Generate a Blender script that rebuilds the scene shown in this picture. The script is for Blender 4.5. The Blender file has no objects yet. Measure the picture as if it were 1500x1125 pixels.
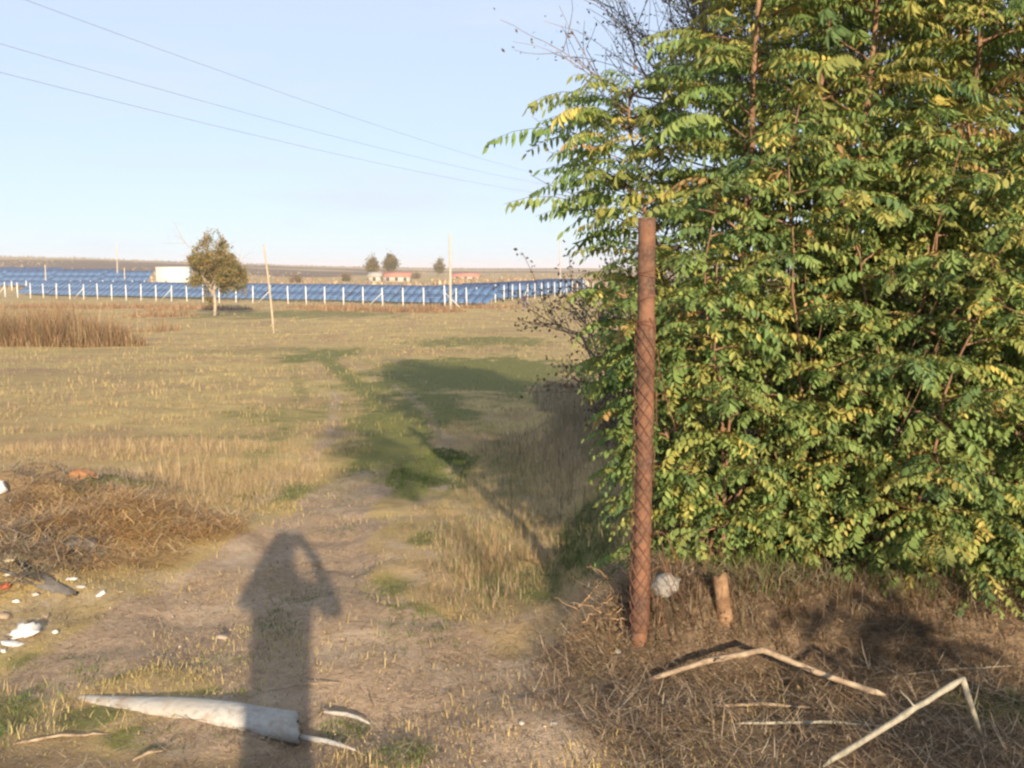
import bpy, math, random
import numpy as np
from mathutils import Vector, Matrix

# ------------------------------------------------------------------ camera, sky, sun, exposure
SC = bpy.context.scene
COL = SC.collection
F_PX, CX, CY = 1472.0, 750.0, 562.5          # focal length in photo pixels, photo centre
PITCH = math.radians(6.5)
CAM = np.array([0.0, 0.0, 1.6])
SUN_EL, SUN_AZ = math.radians(14.5), math.radians(12.6)   # sun behind the camera, to its right

cam = bpy.data.cameras.new('camera')
cam.sensor_width = 36.0
cam.lens = 36.0 * F_PX / 1500.0
cam.clip_start, cam.clip_end = 0.05, 9000.0
camo = bpy.data.objects.new('camera', cam)
camo.location = CAM
camo.rotation_euler = (math.pi / 2 - PITCH, 0, 0)
COL.objects.link(camo)
SC.camera = camo

W = bpy.data.worlds.new('World'); SC.world = W; W.use_nodes = True
wn = W.node_tree.nodes; wl = W.node_tree.links
bg = wn['Background']
sky = wn.new('ShaderNodeTexSky'); sky.sky_type = 'NISHITA'; sky.sun_disc = False
sky.sun_elevation = SUN_EL
sky.sun_rotation = math.pi - SUN_AZ
sky.air_density = 0.85; sky.dust_density = 0.3; sky.ozone_density = 4.0; sky.altitude = 100
# thin high veil with a few faint wisps over the whole sky
geo = wn.new('ShaderNodeTexCoord')
mp = wn.new('ShaderNodeMapping'); mp.inputs['Scale'].default_value = (1.6, 1.6, 9.0); mp.inputs['Location'].default_value = (0.35, 0.1, 0.2)
nz = wn.new('ShaderNodeTexNoise'); nz.inputs['Scale'].default_value = 2.6; nz.inputs['Detail'].default_value = 5
rp = wn.new('ShaderNodeValToRGB')
rp.color_ramp.elements[0].position = 0.56; rp.color_ramp.elements[0].color = (0.74, 0.74, 0.74, 1)
rp.color_ramp.elements[1].position = 0.80; rp.color_ramp.elements[1].color = (0.95, 0.95, 0.95, 1)
mx = wn.new('ShaderNodeMix'); mx.data_type = 'RGBA'
mx.inputs['B'].default_value = (3.85, 4.25, 4.85, 1)
wl.new(geo.outputs['Generated'], mp.inputs['Vector']); wl.new(mp.outputs[0], nz.inputs['Vector'])
wl.new(nz.outputs['Fac'], rp.inputs[0]); wl.new(rp.outputs[0], mx.inputs['Factor'])
wl.new(sky.outputs[0], mx.inputs['A']); wl.new(mx.outputs['Result'], bg.inputs['Color'])
bg.inputs['Strength'].default_value = 0.088

sl = bpy.data.lights.new('sun', 'SUN'); sl.energy = 4.5; sl.angle = math.radians(0.53); sl.color = (1.0, 0.80, 0.56)
so = bpy.data.objects.new('sun', sl); COL.objects.link(so)
SUN_DIR = Vector((-math.sin(SUN_AZ) * math.cos(SUN_EL), math.cos(SUN_AZ) * math.cos(SUN_EL), -math.sin(SUN_EL)))
so.rotation_euler = SUN_DIR.to_track_quat('-Z', 'Y').to_euler()
so.location = (6, -20, 12)

SC.view_settings.view_transform = 'Standard'
SC.view_settings.look = 'None'
SC.view_settings.gamma = 1.0
SC.view_settings.exposure = 1.18
SC.view_settings.use_curve_mapping = False
SC.render.engine = 'CYCLES'
SC.cycles.use_denoising = True
SC.cycles.filter_width = 2.4            # a soft small-sensor lens
SC.cycles.adaptive_threshold = 0.02
SC.cycles.max_bounces = 6; SC.cycles.diffuse_bounces = 4; SC.cycles.transmission_bounces = 5; SC.cycles.transparent_max_bounces = 8

rng = np.random.default_rng(11)
random.seed(11)

# ------------------------------------------------------------------ noise, terrain
def _hash(ix, iy, s):
    n = (ix.astype(np.int64) * 374761393 + iy.astype(np.int64) * 668265263 + s * 1442695041) & 0xFFFFFFFF
    n = ((n ^ (n >> 13)) * 1274126177) & 0xFFFFFFFF
    return ((n ^ (n >> 16)) & 0xFFFF) / 65535.0

def vnoise(x, y, s=0):
    x = np.asarray(x, float); y = np.asarray(y, float)
    ix, iy = np.floor(x), np.floor(y)
    fx, fy = x - ix, y - iy
    fx = fx * fx * (3 - 2 * fx); fy = fy * fy * (3 - 2 * fy)
    a, b = _hash(ix, iy, s), _hash(ix + 1, iy, s)
    c, d = _hash(ix, iy + 1, s), _hash(ix + 1, iy + 1, s)
    return (a * (1 - fx) + b * fx) * (1 - fy) + (c * (1 - fx) + d * fx) * fy

def fbm(x, y, s=0, o=4):
    t, a, f = 0, 0.5, 1.0
    for k in range(o):
        t = t + a * vnoise(x * f, y * f, s + 17 * k); a *= 0.5; f *= 2.03
    return t / (1 - 0.5 ** o)

def sstep(a, b, x):
    t = np.clip((np.asarray(x, float) - a) / (b - a), 0, 1)
    return t * t * (3 - 2 * t)

PY = [-50, 0, 6, 12, 20, 30, 40, 60, 80, 105, 140, 200, 300, 450, 650, 1000, 1600, 4000]
PZ = [0.2, 0, 0, -0.25, -0.7, -1.15, -1.55, -2.2, -2.32, -2.42, -2.2, -1.75, -1.1, 0.1, 1.4, 3.0, 3.5, 3.5]

def base_h(x, y):
    z = 0
    for k in (-0.16, -0.08, 0, 0.08, 0.16):
        z = z + np.interp(y + k * np.maximum(np.abs(y), 2), PY, PZ)
    z = z / 5
    az = np.clip(-x / np.maximum(np.abs(y), 1), -0.2, 0.62)
    z = z + sstep(150, 600, y) * sstep(0.02, 0.55, az) * 8.0
    return z

def H(x, y):
    x = np.asarray(x, float); y = np.asarray(y, float)
    z = base_h(x, y)
    d = np.hypot(x, y)
    z = z + (fbm(x * 0.25, y * 0.25, 3, 3) - 0.5) * 0.22 * sstep(5, 22, d)
    z = z + (fbm(x * 1.3, y * 1.3, 5, 3) - 0.5) * 0.10 * (1 - 0.4 * sstep(10, 40, d))
    z = z + (fbm(x * 7, y * 7, 9, 3) - 0.5) * 0.035 * (1 - sstep(14, 30, d))
    # bank under the thicket, right of the rusty post
    wob = (fbm(x * 1.7, y * 0.3, 21, 3) - 0.5) * 0.35
    bank = sstep(3.86, 4.2, y + wob) * sstep(0.30, 0.72, x + 0.03 * (y - 4) + wob * 0.3) * (1 - sstep(9, 16, y))
    z = z + bank * 0.27
    # mound of roots left of the post
    z = z + 0.16 * np.exp(-(((x - 0.42) / 0.20) ** 2 + ((y - 4.35) / 0.25) ** 2))
    # rubbish heap at the left
    hp = 0.15 * np.exp(-(((x + 2.35) / 0.55) ** 2 + ((y - 6.0) / 0.42) ** 2))
    hp = hp + 0.26 * np.exp(-(((x + 3.35) / 0.8) ** 2 + ((y - 6.9) / 0.7) ** 2))
    hp = hp + 0.15 * np.exp(-(((x + 2.75) / 0.5) ** 2 + ((y - 5.2) / 0.45) ** 2))
    z = z + hp * (0.45 + 1.1 * fbm(x * 3.5, y * 3.5, 33, 3))
    return z

def ray(px, py):
    dx, dz = (px - CX) / F_PX, (CY - py) / F_PX
    c, s = math.cos(PITCH), math.sin(PITCH)
    return np.array([dx, c + dz * s, -s + dz * c])

_T = np.geomspace(1.5, 2500, 6000)
def at(px, py, dz=0.0):
    """the point of the terrain (raised by dz) seen at photo pixel px, py"""
    d = ray(px, py)
    p = CAM[None] + _T[:, None] * d[None]
    below = p[:, 2] < H(p[:, 0], p[:, 1]) + dz
    i = int(np.argmax(below)) if below.any() else len(_T) - 1
    q = p[i]
    return np.array([q[0], q[1], H(q[0], q[1]) + dz])

def at_y(px, py, Y):
    d = ray(px, py)
    return CAM + d * (Y / d[1])

def gx(px, Y):
    return (px - CX) / F_PX * Y

# ------------------------------------------------------------------ mesh helpers
def make_mesh(name, V, faces, col=None, smooth=False):
    """faces: list of int arrays (n,3) / (n,4)"""
    V = np.ascontiguousarray(V, dtype=np.float32)
    faces = [np.ascontiguousarray(f, dtype=np.int32) for f in faces if len(f)]
    me = bpy.data.meshes.new(name)
    me.vertices.add(len(V)); me.vertices.foreach_set('co', V.ravel())
    nl = sum(f.size for f in faces); npoly = sum(len(f) for f in faces)
    me.loops.add(nl); me.polygons.add(npoly)
    me.loops.foreach_set('vertex_index', np.concatenate([f.ravel() for f in faces]))
    tot = np.concatenate([np.full(len(f), f.shape[1], np.int32) for f in faces])
    st = np.concatenate([[0], np.cumsum(tot)[:-1]]).astype(np.int32)
    me.polygons.foreach_set('loop_start', st)
    if smooth:
        me.polygons.foreach_set('use_smooth', np.ones(npoly, bool))
    if col is not None:
        a = me.attributes.new('col', 'FLOAT_COLOR', 'POINT')
        c = np.ones((len(V), 4), np.float32); c[:, :3] = col
        a.data.foreach_set('color', c.ravel())
    me.update(calc_edges=True)
    return me

class MB:
    """collects pieces, builds one mesh object"""
    def __init__(s): s.V, s.T, s.Q, s.C, s.n = [], [], [], [], 0
    def add(s, V, T=None, Q=None, col=(1, 1, 1)):
        V = np.asarray(V, float).reshape(-1, 3)
        if T is not None and len(T): s.T.append(np.asarray(T) + s.n)
        if Q is not None and len(Q): s.Q.append(np.asarray(Q) + s.n)
        c = np.asarray(col, float)
        s.C.append(np.broadcast_to(c, (len(V), 3)) if c.ndim == 1 else c)
        s.V.append(V); s.n += len(V)
        return s
    def tube(s, P, R, sides=6, col=(1, 1, 1), caps=True):
        P = np.asarray(P, float); n = len(P)
        R = np.broadcast_to(np.asarray(R, float), (n,))
        tang = np.gradient(P, axis=0); tang /= np.linalg.norm(tang, axis=1)[:, None] + 1e-9
        ref = np.array([0, 0, 1.0]) if abs(tang[:, 2]).mean() < 0.8 else np.array([1.0, 0, 0])
        u = np.cross(tang, ref); u /= np.linalg.norm(u, axis=1)[:, None] + 1e-9
        v = np.cross(tang, u)
        a = np.arange(sides) * 2 * math.pi / sides
        ring = P[:, None] + R[:, None, None] * (np.cos(a)[None, :, None] * u[:, None] + np.sin(a)[None, :, None] * v[:, None])
        V = ring.reshape(-1, 3)
        i = np.arange(n - 1)[:, None] * sides; j = np.arange(sides)[None]; k = (j + 1) % sides
        Q = np.stack([i + j, i + k, i + sides + k, i + sides + j], -1).reshape(-1, 4)
        T = []
        if caps:
            V = np.vstack([V, P[:1], P[-1:]]); c0, c1 = n * sides, n * sides + 1
            for q in range(sides):
                T.append((c0, (q + 1) % sides, q)); T.append((c1, (n - 1) * sides + q, (n - 1) * sides + (q + 1) % sides))
        return s.add(V, T, Q, col)
    def box(s, c, d, M=None, col=(1, 1, 1)):
        V = np.array([[x, y, z] for x in (-.5, .5) for y in (-.5, .5) for z in (-.5, .5)]) * np.asarray(d)
        if M is not None: V = V @ np.asarray(M).T
        Q = [(0, 1, 3, 2), (4, 6, 7, 5), (0, 4, 5, 1), (2, 3, 7, 6), (0, 2, 6, 4), (1, 5, 7, 3)]
        return s.add(V + np.asarray(c), None, Q, col)
    def mesh(s, name, smooth=False):
        f = []
        if s.T: f.append(np.vstack(s.T))
        if s.Q: f.append(np.vstack(s.Q))
        return make_mesh(name, np.vstack(s.V), f, np.vstack(s.C), smooth)
    def build(s, name, m, parent=None, smooth=False):
        return link(name, s.mesh(name, smooth), m, parent)

def link(name, me, m, parent=None):
    if m is not None and not me.materials: me.materials.append(m)
    o = bpy.data.objects.new(name, me); COL.objects.link(o)
    if parent is not None: o.parent = parent
    return o

def tag(o, label=None, cat=None, group=None, kind=None):
    if label: o['label'] = label
    if cat: o['category'] = cat
    if group: o['group'] = group
    if kind: o['kind'] = kind
    return o

def empty(name, loc, label, cat, group=None, rz=0.0):
    o = bpy.data.objects.new(name, None); COL.objects.link(o)
    o.location = [float(v) for v in loc]; o.rotation_euler = (0, 0, rz); o.empty_display_size = 0.2
    return tag(o, label, cat, group)

# ------------------------------------------------------------------ materials
def new_mat(name):
    m = bpy.data.materials.new(name); m.use_nodes = True
    return m, m.node_tree.nodes, m.node_tree.links, m.node_tree.nodes['Principled BSDF']

def nz_node(N, L, scale, detail=4, coord='Object', rough=0.6):
    t = N.new('ShaderNodeTexCoord'); n = N.new('ShaderNodeTexNoise')
    n.inputs['Scale'].default_value = scale; n.inputs['Detail'].default_value = detail; n.inputs['Roughness'].default_value = rough
    L.new(t.outputs[coord], n.inputs['Vector']); return n

def mixc(N, L, fac, a, b, mode='MIX'):
    m = N.new('ShaderNodeMix'); m.data_type = 'RGBA'; m.blend_type = mode
    for sock, v in (('Factor', fac), ('A', a), ('B', b)):
        if hasattr(v, 'is_output'): L.new(v, m.inputs[sock])
        elif sock == 'Factor': m.inputs[sock].default_value = v
        else: m.inputs[sock].default_value = (*v, 1)
    return m.outputs['Result']

def ramp(N, L, src, p0, p1, c0=(0, 0, 0), c1=(1, 1, 1)):
    r = N.new('ShaderNodeValToRGB'); L.new(src, r.inputs[0])
    r.color_ramp.elements[0].position = p0; r.color_ramp.elements[0].color = (*c0, 1)
    r.color_ramp.elements[1].position = p1; r.color_ramp.elements[1].color = (*c1, 1)
    return r.outputs[0]

def bump(N, L, B, src, strength, dist=0.02):
    b = N.new('ShaderNodeBump'); b.inputs['Strength'].default_value = strength; b.inputs['Distance'].default_value = dist
    L.new(src, b.inputs['Height']); L.new(b.outputs[0], B.inputs['Normal'])

def mat_two(name, c0, c1, scale=6.0, rough=0.8, bmp=0.3, metallic=0.0, lo=0.35, hi=0.65, dist=0.01):
    m, N, L, B = new_mat(name)
    n = nz_node(N, L, scale)
    L.new(ramp(N, L, n.outputs['Fac'], lo, hi, c0, c1), B.inputs['Base Color'])
    B.inputs['Roughness'].default_value = rough; B.inputs['Metallic'].default_value = metallic
    B.inputs['Specular IOR Level'].default_value = 0.3
    if bmp: 
        n2 = nz_node(N, L, scale * 5)
        bump(N, L, B, n2.outputs['Fac'], bmp, dist)
    return m

def mat_leaf(name, trans=0.35, rough=0.55, spec=0.3):
    """colour of each blade or leaf from its own attribute; light passes through"""
    m, N, L, B = new_mat(name)
    a = N.new('ShaderNodeAttribute'); a.attribute_name = 'col'
    B.inputs['Roughness'].default_value = rough; B.inputs['Specular IOR Level'].default_value = spec
    L.new(a.outputs['Color'], B.inputs['Base Color'])
    if trans:
        t = N.new('ShaderNodeBsdfTranslucent'); L.new(a.outputs['Color'], t.inputs['Color'])
        mx = N.new('ShaderNodeMixShader'); mx.inputs[0].default_value = trans
        L.new(B.outputs[0], mx.inputs[1]); L.new(t.outputs[0], mx.inputs[2])
        L.new(mx.outputs[0], N['Material Output'].inputs['Surface'])
    return m

M_LEAF = mat_leaf('leaf', 0.5, 0.55, 0.3)
M_GRASS = mat_leaf('grass', 0.25, 0.7, 0.15)
M_STRAW = mat_leaf('straw', 0.10, 0.7, 0.2)
M_ATTR = mat_leaf('coloured', 0.0, 0.85, 0.2)
M_BARK = mat_two('bark', (0.13, 0.075, 0.045), (0.26, 0.16, 0.10), 14, 0.9, 0.5)
M_BARKG = mat_two('grey_bark', (0.15, 0.12, 0.11), (0.27, 0.22, 0.19), 14, 0.9, 0.5)
M_STICK = mat_two('dry_stick', (0.20, 0.145, 0.095), (0.38, 0.30, 0.215), 25, 0.75, 0.4)
M_STICKG = mat_two('grey_stick', (0.20, 0.185, 0.145), (0.36, 0.335, 0.265), 25, 0.7, 0.4)
M_CONC = mat_two('pale_concrete', (0.21, 0.19, 0.16), (0.42, 0.41, 0.38), 9, 0.9, 0.35)
M_WHITE = mat_two('white_concrete', (0.62, 0.62, 0.60), (0.76, 0.76, 0.74), 3, 0.9, 0.1)
M_PLASTIC = mat_two('white_plastic', (0.44, 0.43, 0.42), (0.62, 0.62, 0.61), 9, 0.4, 0.2)
M_DARK = mat_two('dark_scrap', (0.06, 0.058, 0.056), (0.14, 0.13, 0.12), 10, 0.7, 0.4)
M_RED = mat_two('red_scrap', (0.30, 0.06, 0.03), (0.42, 0.10, 0.05), 10, 0.6, 0.3)
M_POLEW = mat_two('weathered_pole', (0.30, 0.25, 0.18), (0.43, 0.36, 0.26), 3, 0.85, 0.3)
M_POLEC = mat_two('pole_concrete', (0.33, 0.30, 0.25), (0.44, 0.40, 0.34), 3, 0.85, 0.2)
M_WIRE = mat_two('wire', (0.16, 0.16, 0.18), (0.22, 0.22, 0.24), 3, 0.6, 0)
M_STEEL = mat_two('galvanised', (0.40, 0.41, 0.42), (0.52, 0.53, 0.54), 6, 0.5, 0.1, 0.4)

def mat_rust():
    m, N, L, B = new_mat('rust')
    n = nz_node(N, L, 9, 6, rough=0.7); n2 = nz_node(N, L, 60, 4)
    c = ramp(N, L, n.outputs['Fac'], 0.40, 0.60, (0.060, 0.032, 0.023), (0.205, 0.095, 0.052))
    c = mixc(N, L, ramp(N, L, n2.outputs['Fac'], 0.45, 0.75), c, (0.175, 0.11, 0.075))
    L.new(c, B.inputs['Base Color']); B.inputs['Roughness'].default_value = 0.85; B.inputs['Metallic'].default_value = 0.15
    bump(N, L, B, n2.outputs['Fac'], 0.5, 0.003)
    return m
M_RUST = mat_rust()

def mat_panel():
    m, N, L, B = new_mat('solar_glass')
    n = nz_node(N, L, 0.9, 2)
    L.new(ramp(N, L, n.outputs['Fac'], 0.3, 0.7, (0.055, 0.115, 0.23), (0.07, 0.14, 0.27)), B.inputs['Base Color'])
    B.inputs['Roughness'].default_value = 0.22; B.inputs['Specular IOR Level'].default_value = 0.6
    return m
M_PANEL = mat_panel()

def mat_ground():
    m, N, L, B = new_mat('ground')
    a = N.new('ShaderNodeAttribute'); a.attribute_name = 'col'
    s = N.new('ShaderNodeSeparateColor'); L.new(a.outputs['Color'], s.inputs[0])
    nb = nz_node(N, L, 0.35, 5); nm = nz_node(N, L, 2.4, 6, rough=0.7); nf = nz_node(N, L, 28, 5, rough=0.75); ng = nz_node(N, L, 120, 3)
    straw = ramp(N, L, nm.outputs['Fac'], 0.32, 0.68, (0.345, 0.255, 0.11), (0.50, 0.39, 0.175))
    brown = ramp(N, L, nb.outputs['Fac'], 0.45, 0.66)
    c = mixc(N, L, brown, straw, (0.33, 0.225, 0.125))
    def masked(ch, nse, k):
        md = N.new('ShaderNodeMath'); md.operation = 'MULTIPLY_ADD'; L.new(nse, md.inputs[0]); md.inputs[1].default_value = k; md.inputs[2].default_value = -k * 0.5
        ad = N.new('ShaderNodeMath'); ad.operation = 'ADD'; ad.use_clamp = True; L.new(md.outputs[0], ad.inputs[0]); L.new(s.outputs[ch], ad.inputs[1])
        return ramp(N, L, ad.outputs[0], 0.35, 0.65)
    c = mixc(N, L, masked('Green', nm.outputs['Fac'], 1.1), c, (0.175, 0.17, 0.060))
    dirt = ramp(N, L, nf.outputs['Fac'], 0.3, 0.7, (0.25, 0.175, 0.115), (0.46, 0.345, 0.235))
    dirt = mixc(N, L, ramp(N, L, nm.outputs['Fac'], 0.5, 0.7), dirt, (0.47, 0.37, 0.27))
    c = mixc(N, L, masked('Red', nm.outputs['Fac'], 0.9), c, dirt)
    litter = ramp(N, L, nf.outputs['Fac'], 0.35, 0.65, (0.085, 0.06, 0.04), (0.22, 0.16, 0.105))
    c = mixc(N, L, masked('Blue', nf.outputs['Fac'], 0.6), c, litter)
    c = mixc(N, L, 0.35, c, ramp(N, L, ng.outputs['Fac'], 0.3, 0.7, (0.45, 0.45, 0.45), (1.3, 1.3, 1.3)), 'MULTIPLY')
    L.new(c, B.inputs['Base Color']); B.inputs['Roughness'].default_value = 0.95; B.inputs['Specular IOR Level'].default_value = 0.1
    ad = N.new('ShaderNodeMath'); ad.operation = 'MULTIPLY_ADD'; L.new(ng.outputs['Fac'], ad.inputs[0]); ad.inputs[1].default_value = 0.4; L.new(nf.outputs['Fac'], ad.inputs[2])
    bump(N, L, B, ad.outputs[0], 0.5, 0.03)
    return m
M_GROUND = mat_ground()

# ------------------------------------------------------------------ ground cover masks (world coordinates)
def poly_w(pts):
    """[(px, py, half width m)] -> world polyline"""
    return np.array([[*at(p[0], p[1])[:2], p[2]] for p in pts])

TRACK = poly_w([(640, 1120, .75), (560, 1000, .72), (430, 920, .62), (400, 850, .5), (470, 765, .38), (545, 695, .26), (572, 640, .16), (545, 580, .2), (490, 535, .25), (435, 503, .35)])
TRACK2 = poly_w([(0, 520, .7), (200, 512, .8), (400, 492, .7), (520, 478, .8), (640, 462, .8), (765, 449, .8)])
TRACK_M = TRACK.copy(); TRACK_M[:, 2] = 1.0
LEFTD = poly_w([(90, 985, .28), (220, 930, .4), (330, 850, .3), (420, 775, .25)])
GREEN = []   # cx, cy, rx, ry, amount
for px, py, rx, ry, a in [(150, 985, 70, 22, .9), (330, 1012, 110, 10, .7), (600, 915, 70, 45, .9), (520, 870, 60, 30, .5), (500, 1070, 40, 18, .9), (595, 1095, 45, 22, .9),
                          (790, 850, 60, 40, .8), (870, 790, 60, 70, 1.0), (630, 690, 75, 45, 1.0), (590, 640, 60, 40, .8), (700, 545, 190, 32, .9), (620, 600, 90, 40, .7),
                          (470, 520, 60, 14, .7), (130, 1050, 60, 25, .8), (20, 1040, 50, 60, .9), (250, 1085, 120, 20, .7), (1450, 1030, 70, 32, 1.0), (1330, 1080, 60, 20, .4),
                          (1150, 835, 140, 25, .9), (1400, 850, 150, 20, .8), (430, 720, 120, 20, .5), (180, 700, 60, 14, .7), (700, 500, 150, 12, .5), (420, 460, 250, 10, .5),
                          (430, 890, 60, 45, .75), (560, 860, 80, 30, .5), (720, 860, 60, 40, .55), (60, 970, 120, 30, .6), (330, 965, 110, 14, .5), (480, 780, 70, 14, .5), (960, 1010, 40, 12, .5), (620, 790, 30, 15, .6), (470, 835, 20, 12, .4), (440, 600, 150, 25, .4), (320, 640, 200, 14, .35), (1100, 1090, 60, 15, .4)]:
    c = at(px, py); e = at(px, py + ry); f = at(px, py - ry)
    GREEN.append((c[0], c[1], rx / F_PX * c[1], max(abs(f[1] - e[1]) / 2, .05), a))

BROWN = []
for px, py, rx, ry, a in [(150, 545, 330, 28, .42), (480, 560, 140, 12, .36), (330, 475, 220, 9, .42), (250, 600, 120, 9, .4), (650, 478, 130, 6, .35), (850, 640, 120, 40, .5)]:
    c = at(px, py); e = at(px, py + ry); f = at(px, py - ry)
    BROWN.append((c[0], c[1], rx / F_PX * c[1], max(abs(f[1] - e[1]) / 2, .05), a))

def dist_poly(x, y, P):
    best = np.full(np.shape(x), 1e9)
    for a, b in zip(P[:-1], P[1:]):
        d = b[:2] - a[:2]; L2 = d @ d
        t = np.clip(((x - a[0]) * d[0] + (y - a[1]) * d[1]) / L2, 0, 1)
        w = a[2] + (b[2] - a[2]) * t
        best = np.minimum(best, np.hypot(x - a[0] - t * d[0], y - a[1] - t * d[1]) / w)
    return best

def masks(x, y):
    """dirt, green, litter in 0..1"""
    n = (fbm(x * 1.6, y * 1.6, 41, 3) - 0.5)
    dirt = 1 - sstep(0.75, 1.25, dist_poly(x, y, TRACK) + n * 1.2)
    dirt = np.maximum(dirt, 0.9 * (1 - sstep(0.7, 1.3, dist_poly(x, y, LEFTD) + n * 0.8)))
    dirt = dirt * (1 - 0.75 * sstep(6, 10, y)) * (0.7 + 0.5 * fbm(x * 2.5, y * 2.5, 43, 3))
    dm = dist_poly(x, y, TRACK_M) + n * 0.18
    rut = np.exp(-((dm - 0.62) / 0.17) ** 2) * sstep(4.5, 7.0, y) * (1 - sstep(40, 60, y))
    dirt = np.maximum(dirt, 0.55 * rut)
    dirt = np.maximum(dirt, 0.15 * (1 - sstep(0.6, 1.3, dist_poly(x, y, TRACK2) + n)))
    g = 0.75 * np.exp(-(dm / 0.42) ** 2) * sstep(5.5, 8.0, y) * (1 - sstep(35, 50, y))
    g = np.maximum(g, 0.5 * np.exp(-((dm - 1.15) / 0.3) ** 2) * sstep(5.0, 8.0, y) * (1 - sstep(35, 50, y)))
    for cx, cy, rx, ry, a in GREEN:
        g = np.maximum(g, min(1, a * 1.25) * (1 - sstep(0.35, 1.35, np.hypot((x - cx) / rx, (y - cy) / ry) + n * 1.1)))
    g = np.maximum(g, 0.45 * sstep(0.48, 0.72, fbm(x * 0.13, y * 0.16, 51, 4)) * sstep(9, 16, y))
    lit = sstep(0.12, 0.5, x - 0.06 * (y - 3) + n * 0.5) * (1 - sstep(4.6, 5.4, y)) 
    lit = np.maximum(lit, sstep(0.6, 0.9, x) * (1 - sstep(9, 14, y)))
    lit = np.maximum(lit, 0.75 * np.exp(-(((x + 2.9) / 0.9) ** 2 + ((y - 5.9) / 1.0) ** 2)))
    lit = np.maximum(lit, 0.6 * (1 - sstep(3.0, 3.7, y)) * (1 - sstep(-.6, .2, x)))
    for cx, cy, rx, ry, a in BROWN:
        lit = np.maximum(lit, a * (1 - sstep(0.3, 1.3, np.hypot((x - cx) / rx, (y - cy) / ry) + n * 0.9)))
    lit = np.maximum(lit, sstep(230, 330, y) * (.25 + .7 * sstep(.4, .6, fbm(x * .012, y * .008, 57, 3))))
    return np.clip(dirt * (1 - lit * 0.8), 0, 1), np.clip(g, 0, 1), np.clip(lit * (1 - g * 0.8), 0, 1)

def axis_lines(lo, hi, f0, f1, step, grow):
    a = list(np.arange(f0, f1 + step / 2, step))
    s = step
    while a[-1] < hi: s *= grow; a.append(a[-1] + s)
    b = []; s = step; v = f0
    while v > lo: s *= grow; v -= s; b.append(v)
    return np.array(b[::-1] + a)

gxs = axis_lines(-3000, 3000, -4.2, 3.0, 0.06, 1.075)
gys = axis_lines(-400, 5000, 2.4, 9.0, 0.06, 1.05)
X, Y = np.meshgrid(gxs, gys)
Z = H(X, Y)
d_, g_, l_ = masks(X, Y)
# wheel ruts pressed into the bare soil
Z = Z - 0.05 * d_ * sstep(0.4, 0.7, fbm(X * 3.0 + Y * 1.2, Y * 0.7, 61, 3)) + 0.022 * d_ * (fbm(X * 14, Y * 14, 63, 3) - .5)
d_ = np.maximum(d_, .45 * (1 - sstep(6.5, 12, np.hypot(X, Y))) * (1 - .6 * g_))
nx, ny = len(gxs), len(gys)
i = (np.arange(ny - 1)[:, None] * nx + np.arange(nx - 1)[None]).ravel()
ground_me = make_mesh('ground', np.stack([X, Y, Z], -1).reshape(-1, 3), [np.stack([i, i + 1, i + nx + 1, i + nx], -1)],
                      np.stack([d_, g_, l_], -1).reshape(-1, 3), smooth=True)
tag(link('ground', ground_me, M_GROUND), 'dry grassy field with a worn dirt track', None, None, 'structure')

# ------------------------------------------------------------------ grass: blades in numpy
def blades(pos, h, w, yaw, lean, bend, col):
    """one curved blade of three triangles per point"""
    n = len(pos)
    f = np.stack([np.cos(yaw), np.sin(yaw), np.zeros(n)], -1)
    s = np.stack([-np.sin(yaw), np.cos(yaw), np.zeros(n)], -1)
    up = np.array([0, 0, 1.0])
    d1 = f * np.sin(lean)[:, None] + up * np.cos(lean)[:, None]
    d2 = f * np.sin(lean + bend)[:, None] + up * np.cos(lean + bend)[:, None]
    m = pos + d1 * (h * 0.55)[:, None]; t = m + d2 * (h * 0.45)[:, None]
    hw = (w / 2)[:, None]
    V = np.stack([pos - s * hw, pos + s * hw, m - s * hw * 0.75, m + s * hw * 0.75, t], 1).reshape(-1, 3)
    b = np.arange(n)[:, None] * 5
    T = np.concatenate([b + [0, 1, 3], b + [0, 3, 2], b + [2, 3, 4]], 0)
    return V, T, np.repeat(col, 5, 0)

STRAW_A, STRAW_B = np.array([0.42, 0.32, 0.135]), np.array([0.56, 0.455, 0.21])
BROWN_A, BROWN_B = np.array([0.20, 0.125, 0.07]), np.array([0.33, 0.21, 0.12])
GREEN_A, GREEN_B = np.array([0.11, 0.145, 0.045]), np.array([0.24, 0.25, 0.085])

def polar(n, d0, d1, k, a0=-40, a1=40):
    u = rng.random(n)
    if k == 0: d = d0 * (d1 / d0) ** u
    else: d = (d0 ** k + (d1 ** k - d0 ** k) * u) ** (1 / k)
    a = np.radians(rng.uniform(a0, a1, n))
    return d * np.sin(a), d * np.cos(a)

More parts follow.
